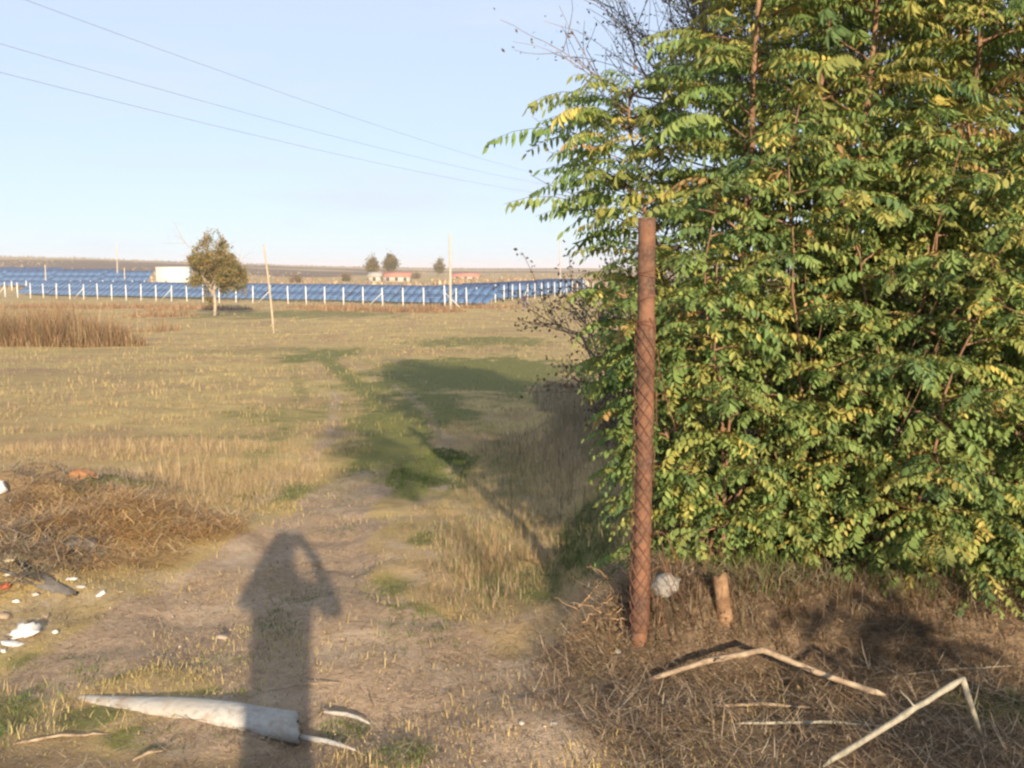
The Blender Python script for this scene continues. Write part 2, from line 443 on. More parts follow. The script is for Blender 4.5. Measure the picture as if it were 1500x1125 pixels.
def cover(n, d0, d1, k, hs, wscale, name, label, want, tread=0.93):
    x, y = polar(n, d0, d1, k)
    dirt, g, lit = masks(x, y)
    clump = fbm(x * 2.2, y * 2.2, 71, 3); big = fbm(x * 0.22, y * 0.14, 81, 3)
    r = rng.random(n)
    isg = rng.random(n) < np.clip(0.06 + .14 * sstep(.45, .6, fbm(x * 1.1, y * 1.1, 73, 3)) + g * 0.95 - 0.05 * dirt, 0, 0.95)
    if want == 'green':
        keep = isg & (r < np.clip(0.3 + g, 0, 1) * (1 - tread * dirt * (g < .5)) * (1 - .7 * lit))
    else:
        keep = ~isg & (r < (1 - tread * dirt) * (1 - 0.7 * lit) * (0.35 + 0.9 * sstep(0.35, 0.65, clump)))
    x, y, clump, big = x[keep], y[keep], clump[keep], big[keep]; n = len(x)
    d = np.hypot(x, y)
    pos = np.stack([x, y, H(x, y) - 0.01], -1)
    t = rng.random(n)[:, None]
    if want == 'green':
        col = GREEN_A + (GREEN_B - GREEN_A) * t
        h = rng.uniform(0.4, 1.0, n) * hs * 0.75
    else:
        col = STRAW_A + (STRAW_B - STRAW_A) * t
        bm = (rng.random(n) < 0.08 + 0.45 * sstep(0.46, 0.62, big))[:, None]
        col = np.where(bm, BROWN_A + (BROWN_B - BROWN_A) * t + 0.06, col)
        h = rng.uniform(0.35, 1.0, n) * hs * (0.5 + 1.0 * sstep(0.35, 0.7, clump))
    h = h * (0.6 + 0.5 * sstep(6, 12, d))
    w = np.maximum(rng.uniform(0.002, 0.0042, n) * wscale, d * 0.0004)
    V, T, C = blades(pos, h, w, rng.uniform(0, 6.283, n), rng.uniform(0.1, 1.1, n), rng.uniform(0.1, 1.2, n), col)
    o = link(name, make_mesh(name, V, [T], C), M_GRASS)
    return tag(o, label, 'grass', None, 'stuff')

cover(170000, 2.6, 16, 0.6, 0.085, 1.0, 'dry_grass', 'short straw coloured grass beside the near dirt track', 'dry')
cover(150000, 2.6, 9, 0.5, 0.045, 1.1, 'dry_turf', 'sparse trodden dry turf over the near ground', 'dry', .8)
cover(130000, 2.6, 9, 0.5, 0.04, 1.1, 'green_turf', 'thin trodden green turf over the near ground', 'green', .8)
cover(110000, 16, 60, 0.4, 0.12, 1.8, 'dry_meadow_grass', 'dry golden grass across the middle of the field', 'dry')
cover(45000, 60, 135, 0.4, 0.22, 3.0, 'distant_dry_grass', 'pale dry grass in front of the concrete post fence', 'dry')
cover(150000, 2.6, 16, 0.5, 0.065, 1.1, 'green_grass', 'patches of short green grass near the dirt track', 'green')
cover(70000, 16, 70, 0.4, 0.10, 2.2, 'green_meadow_grass', 'green grass streaks across the middle of the field', 'green')

def patch(pts, n, hs, cols, name, label, cat, mat=M_GRASS, lean=0.5, spread=1.0, wmin=0.003, wmax=0.006):
    """tufts of blades round given world spots (x, y, rx, ry, height)"""
    Vs, Ts, Cs, nn = [], [], [], 0
    tot = sum(p[2] * p[3] for p in pts)
    for (cx, cy, rx, ry, hh) in pts:
        k = max(20, int(n * rx * ry / tot))
        a = rng.uniform(0, 6.283, k); r = np.sqrt(rng.random(k)) * spread
        x, y = cx + rx * r * np.cos(a), cy + ry * r * np.sin(a)
        q = fbm(x * 5 / max(hh, .2), y * 5 / max(hh, .2), 91, 2)
        h = hh * rng.uniform(0.3, 1, k) * (1 - 0.5 * r ** 3) * (0.45 + 1.1 * sstep(.3, .7, q)) * hs
        c = cols[rng.integers(0, len(cols), k)] * rng.uniform(0.75, 1.2, (k, 1))
        V, T, C = blades(np.stack([x, y, H(x, y) - 0.02], -1), h, rng.uniform(wmin, wmax, k) * max(1, cy / 8), rng.uniform(0, 6.283, k),
                         rng.uniform(0, lean, k), rng.uniform(0, 0.9, k), c)
        Vs.append(V); Ts.append(T + nn); Cs.append(C); nn += len(V)
    o = link(name, make_mesh(name, np.vstack(Vs), [np.vstack(Ts)], np.vstack(Cs)), mat)
    return tag(o, label, cat, None, 'stuff')

def spots(L):
    out = []
    for px, py, rx, ry, hh in L:
        c = at(px, py); e = at(px, min(py + ry, 1124)); f = at(px, py - ry)
        out.append((c[0], c[1], rx / F_PX * c[1], max(abs(f[1] - e[1]) / 2, .06), hh))
    return out

C_TAN = np.array([[0.50, 0.37, 0.21], [0.58, 0.46, 0.28], [0.40, 0.27, 0.15], [0.33, 0.23, 0.13]])
C_BRN = np.array([[0.22, 0.135, 0.075], [0.30, 0.19, 0.105], [0.26, 0.15, 0.08], [0.36, 0.25, 0.14]])
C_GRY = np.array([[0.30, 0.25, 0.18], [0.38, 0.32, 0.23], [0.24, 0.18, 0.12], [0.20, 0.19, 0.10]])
C_GRN = np.array([[0.09, 0.145, 0.04], [0.13, 0.18, 0.05], [0.18, 0.21, 0.075]])
C_ORG = np.array([[0.48, 0.29, 0.11], [0.40, 0.22, 0.085], [0.54, 0.36, 0.15], [0.27, 0.145, 0.065]])

patch(spots([(700, 850, 85, 60, .11), (680, 790, 50, 35, .13), (740, 900, 70, 20, .07), (790, 800, 60, 55, .11), (640, 870, 50, 40, .06), (720, 820, 50, 25, .15)]),
      17000, 1.0, np.vstack([C_TAN, C_TAN, C_GRY, C_GRN]), 'dry_weed_clump', 'dry tan weed clump between dirt track and rusty post', 'weeds', lean=1.45, wmin=.0014, wmax=.0028)
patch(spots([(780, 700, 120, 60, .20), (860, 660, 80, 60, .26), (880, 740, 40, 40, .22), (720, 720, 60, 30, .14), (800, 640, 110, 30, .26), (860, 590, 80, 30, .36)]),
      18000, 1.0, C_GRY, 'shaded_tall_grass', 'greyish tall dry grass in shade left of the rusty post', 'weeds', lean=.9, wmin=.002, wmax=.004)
patch(spots([(300, 720, 110, 22, .17), (260, 700, 80, 20, .18), (400, 690, 110, 18, .14), (230, 740, 60, 18, .15), (200, 660, 220, 14, .15), (470, 660, 80, 14, .12)]),
      19000, 1.0, C_TAN, 'tall_straw_grass', 'taller straw grass just behind the rubbish heap', 'grass', lean=1.3, wmin=.0014, wmax=.0026)

C_OLIVE_W = np.array([[.20, .17, .08], [.25, .2, .1]])
C_LITT = np.array([[0.36, 0.26, 0.17], [0.13, 0.085, 0.055]])
# brown weed thicket far left
LW = [(gx(px, Y_), Y_, rx, ry, hh) for px, Y_, rx, ry, hh in [(40, 42, 2.6, 1.6, 1.8), (110, 42, 1.6, 1.5, 1.75), (-60, 42, 2.5, 2, 1.9), (150, 41, 1.0, 1.0, 1.5), (180, 41, .9, .9, 1.3), (0, 46, 3, 2, 2.0), (90, 47, 2, 2, 1.9)]]
patch(LW, 22000, 1.0, np.vstack([C_BRN, C_BRN, C_TAN * .75, C_OLIVE_W]), 'brown_weed_thicket', 'dense brown dead weeds at the far left of the field', 'weeds', lean=.8, wmin=.003, wmax=.006)
LW2 = [(gx(px, Y_), Y_, rx, ry, hh) for px, Y_, rx, ry, hh in [(215, 60, 1.6, 1, .9), (250, 62, .8, 1, .8), (235, 84, 3, 2, .8), (300, 100, 6, 2, .6), (560, 98, 8, 3, .7), (620, 95, 4, 3, .8), (480, 104, 6, 2, .6), (700, 105, 6, 2, .6), (140, 105, 14, 3, .6), (30, 60, 3, 1, .8)]]
patch(LW2, 9000, 1.0, C_BRN, 'far_brown_weeds', 'low brown weeds scattered before the concrete post fence', 'weeds', lean=.3, wmin=.004, wmax=.007)
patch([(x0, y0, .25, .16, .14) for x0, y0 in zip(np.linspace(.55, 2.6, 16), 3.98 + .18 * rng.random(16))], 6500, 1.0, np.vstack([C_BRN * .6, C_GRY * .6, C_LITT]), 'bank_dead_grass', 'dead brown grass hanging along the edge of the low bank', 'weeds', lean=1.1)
patch(spots([(1110, 835, 70, 30, .08), (1180, 840, 60, 20, .08), (1310, 850, 80, 20, .09), (1420, 860, 80, 20, .09), (1040, 830, 40, 20, .07)]), 5000, 1.0, C_GRN, 'thicket_grass', 'fresh green grass at the foot of the thicket', 'grass')
patch(spots([(1450, 1035, 70, 30, .08), (600, 920, 90, 45, .035), (860, 790, 50, 60, .08), (640, 690, 70, 40, .045), (595, 1095, 50, 24, .03), (500, 1070, 45, 18, .03), (20, 1050, 80, 60, .05), (140, 985, 60, 20, .05)]),
      20000, 1.0, C_GRN, 'lush_grass', 'dense fresh green grass tufts around the track and post', 'grass')

# flat litter of broken stalks
def litter(n, regions, cols, name, label, lmin, lmax, w, lift=0.02, tilt=0.25):
    Vs, Ts, Cs, nn = [], [], [], 0
    tot = sum(r[2] * r[3] * r[4] for r in regions)
    for cx, cy, rx, ry, wt in regions:
        k = int(n * rx * ry * wt / tot)
        a = rng.uniform(0, 6.283, k); r = np.sqrt(rng.random(k))
        x, y = cx + rx * r * np.cos(a), cy + ry * r * np.sin(a)
        pos = np.stack([x, y, H(x, y) + rng.uniform(0.0, lift, k)], -1)
        c = cols[rng.integers(0, len(cols), k)] * rng.uniform(0.6, 1.25, (k, 1))
        V, T, C = blades(pos, rng.uniform(lmin, lmax, k) * rng.random(k) ** .6, rng.uniform(.5, 1, k) * w, rng.uniform(0, 6.283, k), math.pi / 2 - rng.uniform(-.1, tilt, k), rng.uniform(-.4, .4, k), c)
        Vs.append(V); Ts.append(T + nn); Cs.append(C); nn += len(V)
    o = link(name, make_mesh(name, np.vstack(Vs), [np.vstack(Ts)], np.vstack(Cs)), M_STRAW)
    return tag(o, label, 'litter', None, 'stuff')

C_LIT = np.array([[0.36, 0.27, 0.175], [0.26, 0.18, 0.11], [0.18, 0.12, 0.075], [0.44, 0.36, 0.26], [0.12, 0.08, 0.055], [0.20, 0.14, 0.09]])
litter(30000, [(1.3, 3.35, 1.05, .75, 1.0), (.45, 3.75, .4, .45, 1.3), (1.9, 3.5, .8, .7, 1.0), (1.5, 4.05, 1.4, .3, 2.0), (.5, 4.3, .3, .3, 1)], C_LIT, 'stalk_litter', 'dry brown stalk litter covering the right foreground', .02, .20, .0042, .04, .5)
litter(19000, [(-1.6, 3.1, 1.2, .5, 1.0), (-2.2, 3.9, .9, .7, .9), (-.4, 3.1, .8, .4, .5), (-.3, 4.8, 1.4, 1.8, .5), (.1, 4.2, .5, .5, 1.0), (-.2, 3.6, .7, .6, .5), (-2.6, 4.8, .9, .6, 1.3)], C_LIT, 'left_stalk_litter', 'scattered dry stalks around the broken cement pipe', .015, .11, .0032, .012, .3)
litter(13000, [(-2.3, 5.95, .68, .42, 1.5), (-2.7, 6.3, .5, .4, .8), (-2.4, 5.4, .6, .35, .7)], np.vstack([C_ORG, C_ORG[:3] * 1.1, C_TAN, C_ORG[3:] * .6]), 'straw_heap', 'orange straw heap on the rubbish mound at left', .05, .22, .006, .07, .38)
litter(13000, [(-3.2, 6.7, .9, .7, 1.0), (-2.9, 5.2, .7, .7, 1.6)], np.vstack([C_LIT, C_GRY]), 'heap_litter', 'grey brown stalks over the left end of rubbish heap', .04, .2, .006, .06, .5)

# ------------------------------------------------------------------ rusty post
def helix(z0, z1, turns, ph, r, seg=26):
    n = int(seg * abs(turns)) + 2
    t = np.linspace(0, 1, n); a = ph + 2 * math.pi * turns * t
    w = np.interp(np.arange(n), np.arange(0, n + 8, 8), rng.normal(0, 1, len(np.arange(0, n + 8, 8))))
    r = r + .0016 * np.abs(w); a = a + .06 * w
    return np.stack([r * np.cos(a), r * np.sin(a), z0 + (z1 - z0) * t + .007 * w[::-1]], -1)

post_base = at(936, 934)
POST = post_base.copy()
ptop = at_y(949, 319, POST[1])[2] - POST[2]
post = empty('rusty_post', POST, 'tall rusty steel pipe post wrapped in old wire mesh', 'post')
post.rotation_euler = (0.0, math.radians(0.35), 0)
b = MB(); a = np.arange(24) * 2 * math.pi / 24
zz = np.concatenate([[-0.25], np.linspace(0, ptop, 40)])
rr = 0.0345
V = np.array([[rr * math.cos(t), rr * math.sin(t), z] for z in zz for t in a])
Vi = np.array([[rr * .86 * math.cos(t), rr * .86 * math.sin(t), z] for z in (ptop, ptop - .3) for t in a])
n0 = len(V); V = np.vstack([V, Vi]); Q = []
for k in range(len(zz) - 1):
    for j in range(24): Q.append((k * 24 + j, k * 24 + (j + 1) % 24, (k + 1) * 24 + (j + 1) % 24, (k + 1) * 24 + j))
lt = (len(zz) - 1) * 24
for j in range(24):
    j2 = (j + 1) % 24
    Q.append((lt + j, lt + j2, n0 + j2, n0 + j)); Q.append((n0 + j, n0 + j2, n0 + 24 + j2, n0 + 24 + j))
an_ = np.arctan2(V[:, 1], V[:, 0]); dn_ = 1 + .07 * (fbm(an_ * 1.3 + 9, V[:, 2] * 3.1, 88, 3) - .5) - .05 * np.exp(-((V[:, 2] - 1.02) / .05) ** 2 - ((an_ + 1.9) / .5) ** 2)
V[:, 0] *= dn_; V[:, 1] *= dn_; V[:, 0] += .006 * np.sin(V[:, 2] * 2.2)
b.add(V, None, Q).build('pipe', M_RUST, post, True)
zm = at_y(945, 468, POST[1])[2] - POST[2]
b = MB()
for k in range(6):
    b.tube(helix(0.02, zm, 3.4, k * math.pi / 3, rr + .0035), .0017, 4, caps=False)
    b.tube(helix(0.02, zm, -3.4, k * math.pi / 3 + .1, rr + .0055), .0017, 4, caps=False)
M_RWIRE = mat_two('rusty_wire', (0.10, 0.045, 0.03), (0.20, 0.095, 0.06), 20, 0.8, 0)
b.build('wire_mesh', M_RWIRE, post)
for py, tilt in ((397, .01), (404, -.006), (436, .012), (470, 0.0), (475, -.01)):
    z = at_y(949, py, POST[1])[2] - POST[2]
    t = np.linspace(0, 2 * math.pi, 25)
    MB().tube(np.stack([(rr + .003) * np.cos(t), (rr + .003) * np.sin(t), z + tilt * np.cos(t)], -1), .0028, 5, caps=False).build('wire_tie', M_RWIRE, post)
for k in range(11):
    a0 = rng.uniform(-1.6, 2.4); L_ = rng.uniform(.05, .15)
    t = np.linspace(0, 1, 7)
    p = np.stack([.04 + L_ * t * math.cos(a0), -.03 - .05 * t * math.sin(a0 * 2), rng.uniform(.0, 1.1) ** 1.6 + .05 * np.sin(t * 4) + (.06 - .1 * t)], -1)
    MB().tube(p, .0018, 4).build('loose_wire', M_RWIRE, post)

# ------------------------------------------------------------------ leaves
def leaflet(L, w, fold):
    y = np.array([0, .32, .68, 1.0]) * L
    V = np.array([[0, 0, 0], [w * .5, y[1], fold], [w * .42, y[2], fold * .9], [0, y[3], -.06 * L], [-w * .42, y[2], fold * .9], [-w * .5, y[1], fold]])
    T = np.array([[0, 1, 2], [0, 2, 3], [0, 3, 4], [0, 4, 5]])
    return V, T

def compound(L, pairs, lfL, lfW, arch, droop, seed, petiole=.22):
    """pinnate leaf growing along +x from the origin, arching over; hanging leaflets in pairs"""
    r = np.random.default_rng(seed)
    n = 9; t = np.linspace(0, 1, n)
    ang = 0.55 - arch * t + r.normal(0, .03, n)
    ds = L / (n - 1)
    P = np.zeros((n, 3))
    for k in range(1, n):
        P[k] = P[k - 1] + ds * np.array([math.cos(ang[k]), .12 * math.sin(seed + 3 * t[k]), math.sin(ang[k])])
    m = MB(); m.tube(P[::2], np.linspace(.0022, .0009, 5), 3, (0.30, 0.17, 0.06), caps=False)
    for k in range(pairs * 2 + 1):
        f = petiole + (1 - petiole) * min(1.0, (k // 2) / pairs) if k < pairs * 2 else 1.0
        i0 = min(int(f * (n - 1)), n - 2); u = f * (n - 1) - i0
        p = P[i0] * (1 - u) + P[i0 + 1] * u
        fw = P[i0 + 1] - P[i0]; fw /= np.linalg.norm(fw)
        side = np.array([-fw[1], fw[0], 0]); side /= np.linalg.norm(side) + 1e-9
        sgn = (1 if k % 2 else -1) if k < pairs * 2 else 0
        dr = droop * r.uniform(.7, 1.3)
        d = side * sgn * 1.0 + fw * (.35 if sgn else 1.0) + np.array([0, 0, -1]) * dr + r.normal(0, .12, 3)
        d /= np.linalg.norm(d)
        xax = np.cross(d, fw + r.normal(0, .25, 3)); xax = np.cross(d, np.cross(fw, d)) if np.linalg.norm(xax) < .05 else xax
        wd = np.cross(d, xax); wd /= np.linalg.norm(wd) + 1e-9
        nr = np.cross(wd, d)
        if r.random() < .09: continue
        size = (1 - .45 * abs(f - .55)) * r.uniform(.65, 1.15)
        V, T = leaflet(lfL * size, lfW * size * r.uniform(.75, 1.15), lfW * r.uniform(-.02, .22)); V[3, 2] += lfL * r.uniform(-.25, .12); V[2:5:2, 2] += lfL * r.uniform(-.08, .04)
        V = p + V[:, :1] * wd + V[:, 1:2] * d + V[:, 2:] * nr
        m.add(V, T, None, np.array([1, 1, 1.0]) * r.uniform(.78, 1.18))
    V = np.vstack(m.V); T = np.vstack(m.T)
    Q = np.vstack(m.Q); T = np.vstack([T, Q[:, [0, 1, 2]], Q[:, [0, 2, 3]]])
    return V, T, np.vstack(m.C)

LONG = [compound(.36 + .022 * k, 9 + k % 4, .072 + .004 * (k % 4), .0225, .75 + .13 * (k % 5), .75 + .2 * (k % 4), 100 + k) for k in range(9)]
SHORT = [compound(.17 + .013 * k, 6 + k % 2, .044 + .003 * (k % 3), .023, 1.2 + .2 * (k % 4), .75 + .15 * (k % 3), 200 + k) for k in range(7)]

LG = [np.array(c) for c in ((.175, .265, .085), (.215, .300, .095), (.135, .215, .085), (.250, .320, .100), (.310, .340, .105), (.41, .395, .115), (.52, .45, .13), (.46, .31, .13))]
def leaf_colour(r, yellow):
    w = np.array([3, 4, 2, 3, 2.0 + 2 * yellow, .6 + 3.2 * yellow, .2 + 2.0 * yellow, .05 + .5 * yellow]); w /= w.sum()
    return LG[r.choice(len(LG), p=w)] * r.uniform(.92, 1.32)

def place_leaves(protos, items):
    Vs, Ts, Cs, nn = [], [], [], 0
    for k, pos, yaw, tilt, s, c in items:
        V, T, C = protos[k]
        cy, sy = math.cos(yaw), math.sin(yaw); ct, st = math.cos(tilt), math.sin(tilt)
        R = np.array([[cy, -sy, 0], [sy, cy, 0], [0, 0, 1]]) @ np.array([[1, 0, 0], [0, ct, -st], [0, st, ct]])
        Vs.append((V * s) @ R.T + pos); Ts.append(T + nn); Cs.append(C * c); nn += len(V)
    return np.vstack(Vs), np.vstack(Ts), np.vstack(Cs)

LEAF_MESHES = {}
def leaf_mesh(kind, k, c_id):
    key = (kind, k, c_id)
    if key not in LEAF_MESHES:
        V, T, C = (LONG if kind == 'L' else SHORT)[k]
        me = make_mesh('leaf', V, [T], C * LG[c_id]); me.materials.append(M_LEAF)
        LEAF_MESHES[key] = me
    return LEAF_MESHES[key]

def sapling(name, x, y, hgt, seed, label, group, kind='L', yellow=.3, nbr=16, lean=(0, 0), first=.12, dens=1.0, rad=.022, brlen=.75, single=45, bark=None, cat='tree', stems=1, droopy=0.0):
    """tree or shrub with trunk, branches, crown of pinnate leaves; the nearest leaves are objects"""
    r = np.random.default_rng(seed)
    z0 = float(H(x, y))
    root = empty(name, (x, y, z0), label, cat, group)
    items = []
    bm = bark or M_BARK
    for sidx in range(stems):
        n = 12; t = np.linspace(0, 1, n)
        wob = np.cumsum(r.normal(0, .025, (n, 2)), 0)
        sa = r.uniform(0, 6.28); so_ = (0.0 if stems == 1 else .45) * hgt
        hg = hgt * (1 if sidx == 0 else r.uniform(.6, 1.0))
        P = np.stack([lean[0] * t ** 1.4 * hg + wob[:, 0] + so_ * t * math.cos(sa) * .5, lean[1] * t ** 1.4 * hg + wob[:, 1] + so_ * t * math.sin(sa) * .5, t * hg - .08], -1)
        P[0, :2] = 0
        MB().tube(P, rad * (1 - .8 * t) * (1 if stems == 1 else .6), 7).build('trunk', bm, root, True)
        B = MB(); az = r.uniform(0, 6.28)
        nb = max(4, nbr // stems)
        for k in range(nb):
            f = first + (1 - first) * (k + r.uniform(-.3, .3)) / nb
            f = min(max(f, .05), .98)
            i0 = min(int(f * (n - 1)), n - 2); u = f * (n - 1) - i0
            p0 = P[i0] * (1 - u) + P[i0 + 1] * u
            az += 2.4 + r.normal(0, .3)
            L_ = brlen * (1.05 - .65 * f) * r.uniform(.55, 1.2)
            el = r.uniform(.35, .9) - droopy
            m = 7; s = np.linspace(0, 1, m)
            e = el - s * (0.35 + droopy * 1.2)
            rad_ = np.concatenate([[0], np.cumsum(np.cos(e[1:]) * L_ / (m - 1))]); up = np.concatenate([[0], np.cumsum(np.sin(e[1:]) * L_ / (m - 1))])
            a_ = az + r.normal(0, .12, m).cumsum()
            bp = p0 + np.stack([rad_ * np.cos(a_), rad_ * np.sin(a_), up], -1)
            B.tube(bp, np.linspace(rad * .32, rad * .10, m), 4, caps=False)
            nl = int((5 + L_ * 15) * dens)
            for q in range(nl):
                g = .18 + .82 * (q + r.random()) / nl
                j0 = min(int(g * (m - 1)), m - 2); v = g * (m - 1) - j0
                pp = bp[j0] * (1 - v) + bp[j0 + 1] * v
                items.append((pp, a_[j0] + (1 if q % 2 else -1) * r.uniform(.5, 1.5) * (1 if g < .92 else .2)))
        for q in range(int(14 * dens)):
            g = .55 + .45 * (q / 14) ** .6
            j0 = min(int(g * (n - 1)), n - 2)
            items.append((P[j0] + (P[j0 + 1] - P[j0]) * r.random(), q * 2.4 + r.random()))
        B.build('branches', bm, root)['kind'] = 'stuff'
    protos = LONG if kind == 'L' else SHORT
    out = []
    for pp, yw in items:
        hz = pp[2] + z0
        yl = yellow * (1.35 if hz > 1.3 else .6)
        out.append((int(r.integers(len(protos))), pp, yw, r.normal(0, .2), r.uniform(.62, 1.15), leaf_colour(r, yl)))
    # the leaves nearest the camera become objects of their own
    order = np.argsort([o[1][1] + .3 * r.random() for o in out])
    nearest = set(order[:single].tolist())
    for q in nearest:
        k, pp, yw, tl, s, c = out[q]
        cid = int(np.argmin([np.abs(c - g).sum() for g in LG]))
        o = bpy.data.objects.new('leaf', leaf_mesh(kind, k, cid)); COL.objects.link(o); o.parent = root
        o.location = pp; o.rotation_euler = (tl, 0, yw); o.scale = (s, s, s)
    V, T, C = place_leaves(protos, [o for q, o in enumerate(out) if q not in nearest])
    c = link('crown', make_mesh('crown', V, [T], C), M_LEAF, root); c['kind'] = 'stuff'
    return root

ORD = ['first', 'second', 'third', 'fourth', 'fifth', 'sixth', 'seventh', 'eighth', 'ninth', 'tenth', 'eleventh', 'twelfth', 'thirteenth', 'fourteenth']
TREES = [(985, 5.5, 2.35, (-.07, -.02)), (1078, 5.0, 4.2, (.02, 0)), (1115, 6.2, 4.4, (0, 0)), (1165, 5.3, 4.2, (.02, -.02)), (1238, 5.0, 4.1, (.01, 0)), (1290, 6.3, 4.5, (0, 0)),
         (1345, 5.5, 4.4, (0, -.02)), (1405, 4.9, 3.8, (.02, 0)), (1450, 6.4, 4.4, (0, 0)), (1500, 5.3, 4.2, (0, 0)), (1590, 5.8, 4.3, (0, 0)), (1660, 5.0, 4.0, (0, 0))]
for k, (px, Yt, hg, ln) in enumerate(TREES):
    sapling('feathery_leaved_tree', gx(px, Yt), Yt, hg, 500 + k, 'slender tree with long feathery leaves, %s stem rightwards from the rusty post' % ORD[k], 'slender trees of the thicket',
            'L', .2 + .25 * (k % 3 == 1) + .25 * (px > 1200), 26, ln, .5 if k == 0 else .33, 1.05, .024, .75 if k > 1 else .55, 40 if px < 1560 else 0)
SHRUBS = [(1014, 4.66, 1.35, 1.3), (1058, 4.62, 1.8, .9), (1110, 4.8, 2.1, .9), (1185, 4.7, 2.1, .85), (1262, 4.55, 2.0, 1.0), (1335, 4.5, 2.1, 1.1), (1410, 4.5, 2.1, 1.1), (1485, 4.5, 2.1, 1.1), (1570, 4.55, 2.1, 1.0)]
for k, (px, Yt, hg, dn) in enumerate(SHRUBS):
    sapling('leafy_shrub', gx(px, Yt), Yt, hg, 700 + k, 'dense leafy shrub along the bank edge, %s rightwards from the rusty post' % ORD[k], 'leafy shrubs at the bank edge',
            'S', .30 if px < 1300 else .18, 58, (0, -.03), .04 if px > 1230 else (.15 if px > 1030 else .1), dn * 1.4, .018, .62 if px > 1060 else (.46 if px > 1030 else .27), 30 if px < 1540 else 0, None, 'shrub', 3, .25)

for x0, y0, hg, lb in ((2.45, -1.1, 1.75, 'leafy shrub beyond the right edge, nearer one, shading the bank'), (3.3, -.7, 2.0, 'taller leafy shrub beyond the right edge, shading the bank'), (4.1, .3, 2.1, 'outermost leafy shrub beyond the right edge of view')):
    sapling('leafy_shrub', x0, y0, hg, int(900 + x0 * 10), lb, 'leafy shrubs beside the photographer', 'S', .2, 36, (0, 0), .1, 1.3, .018, .65, 0, None, 'shrub', 3, .2)
sapling('leaning_tree', 2.4, -3.4, 3.75, 950, 'slender leaning tree behind the photographer shading the track', None, 'L', .2, 13, (-.27, 0), .76, 1.1, .02, .42, 0)

# thin bare undergrowth: reddish dead twigs inside the thicket
b = MB()
for k in range(170):
    x0, y0 = rng.uniform(.75, 3.3), rng.uniform(4.45, 5.6)
    L_ = rng.uniform(.4, 1.5); a0 = rng.uniform(0, 6.28); le = rng.uniform(0, .5)
    t = np.linspace(0, 1, 6)
    P = np.stack([x0 + L_ * math.sin(le) * t * math.cos(a0) + rng.normal(0, .015, 6).cumsum(), y0 + L_ * math.sin(le) * t * math.sin(a0) + rng.normal(0, .015, 6).cumsum(), H(x0, y0) - .02 + L_ * math.cos(le) * t], -1)
    b.tube(P, np.linspace(.0045, .0015, 6), 3, np.array([.17, .11, .07]) * rng.uniform(.5, 1.4), caps=False)
tag(b.build('undergrowth_twigs', M_ATTR), 'thin reddish dead twigs inside the foot of the thicket', 'twigs', None, 'stuff')

# ------------------------------------------------------------------ small-leaved trees and shrubs (flat oval leaves)
def oval_leaves(P, size, cols, r, flat=.0):
    n = len(P)
    d = r.normal(0, 1, (n, 3)); d[:, 2] -= .3; d /= np.linalg.norm(d, axis=1)[:, None]
    u = np.cross(d, r.normal(0, 1, (n, 3))); u /= np.linalg.norm(u, axis=1)[:, None] + 1e-9
    L_ = (size * r.uniform(.6, 1.2, n))[:, None]; w = L_ * .32
    V = np.stack([P, P + d * L_ * .45 + u * w, P + d * L_, P + d * L_ * .45 - u * w], 1).reshape(-1, 3)
    q = np.arange(n)[:, None] * 4
    T = np.concatenate([q + [0, 1, 2], q + [0, 2, 3]], 0)
    c = cols[r.integers(0, len(cols), n)] * r.uniform(.7, 1.25, (n, 1))
    return V, T, np.repeat(c, 4, 0)

def grow(B, p, d, L_, rad, depth, r, tips, spread=.6, up=.15, keep=.72, kids=(2, 4)):
    """recursive branching; tips collects twig points"""
    m = 5; P = [np.array(p, float)]; dd = np.array(d, float)
    for k in range(m - 1):
        dd = dd + r.normal(0, .12, 3) + np.array([0, 0, up * .3]); dd /= np.linalg.norm(dd)
        P.append(P[-1] + dd * L_ / (m - 1))
    P = np.array(P)
    B.tube(P, np.linspace(rad, rad * .6, m), 5 if rad > .012 else 3, caps=False)
    if depth <= 1: tips.extend([(q, dd) for q in P[1:]])
    if depth == 0: return
    for k in range(r.integers(*kids) + 1):
        f = r.integers(1, m)
        nd = dd + r.normal(0, spread, 3) + np.array([0, 0, up]); nd /= np.linalg.norm(nd)
        grow(B, P[f], nd, L_ * keep * r.uniform(.7, 1.15), rad * .55, depth - 1, r, tips, spread, up, keep, kids)

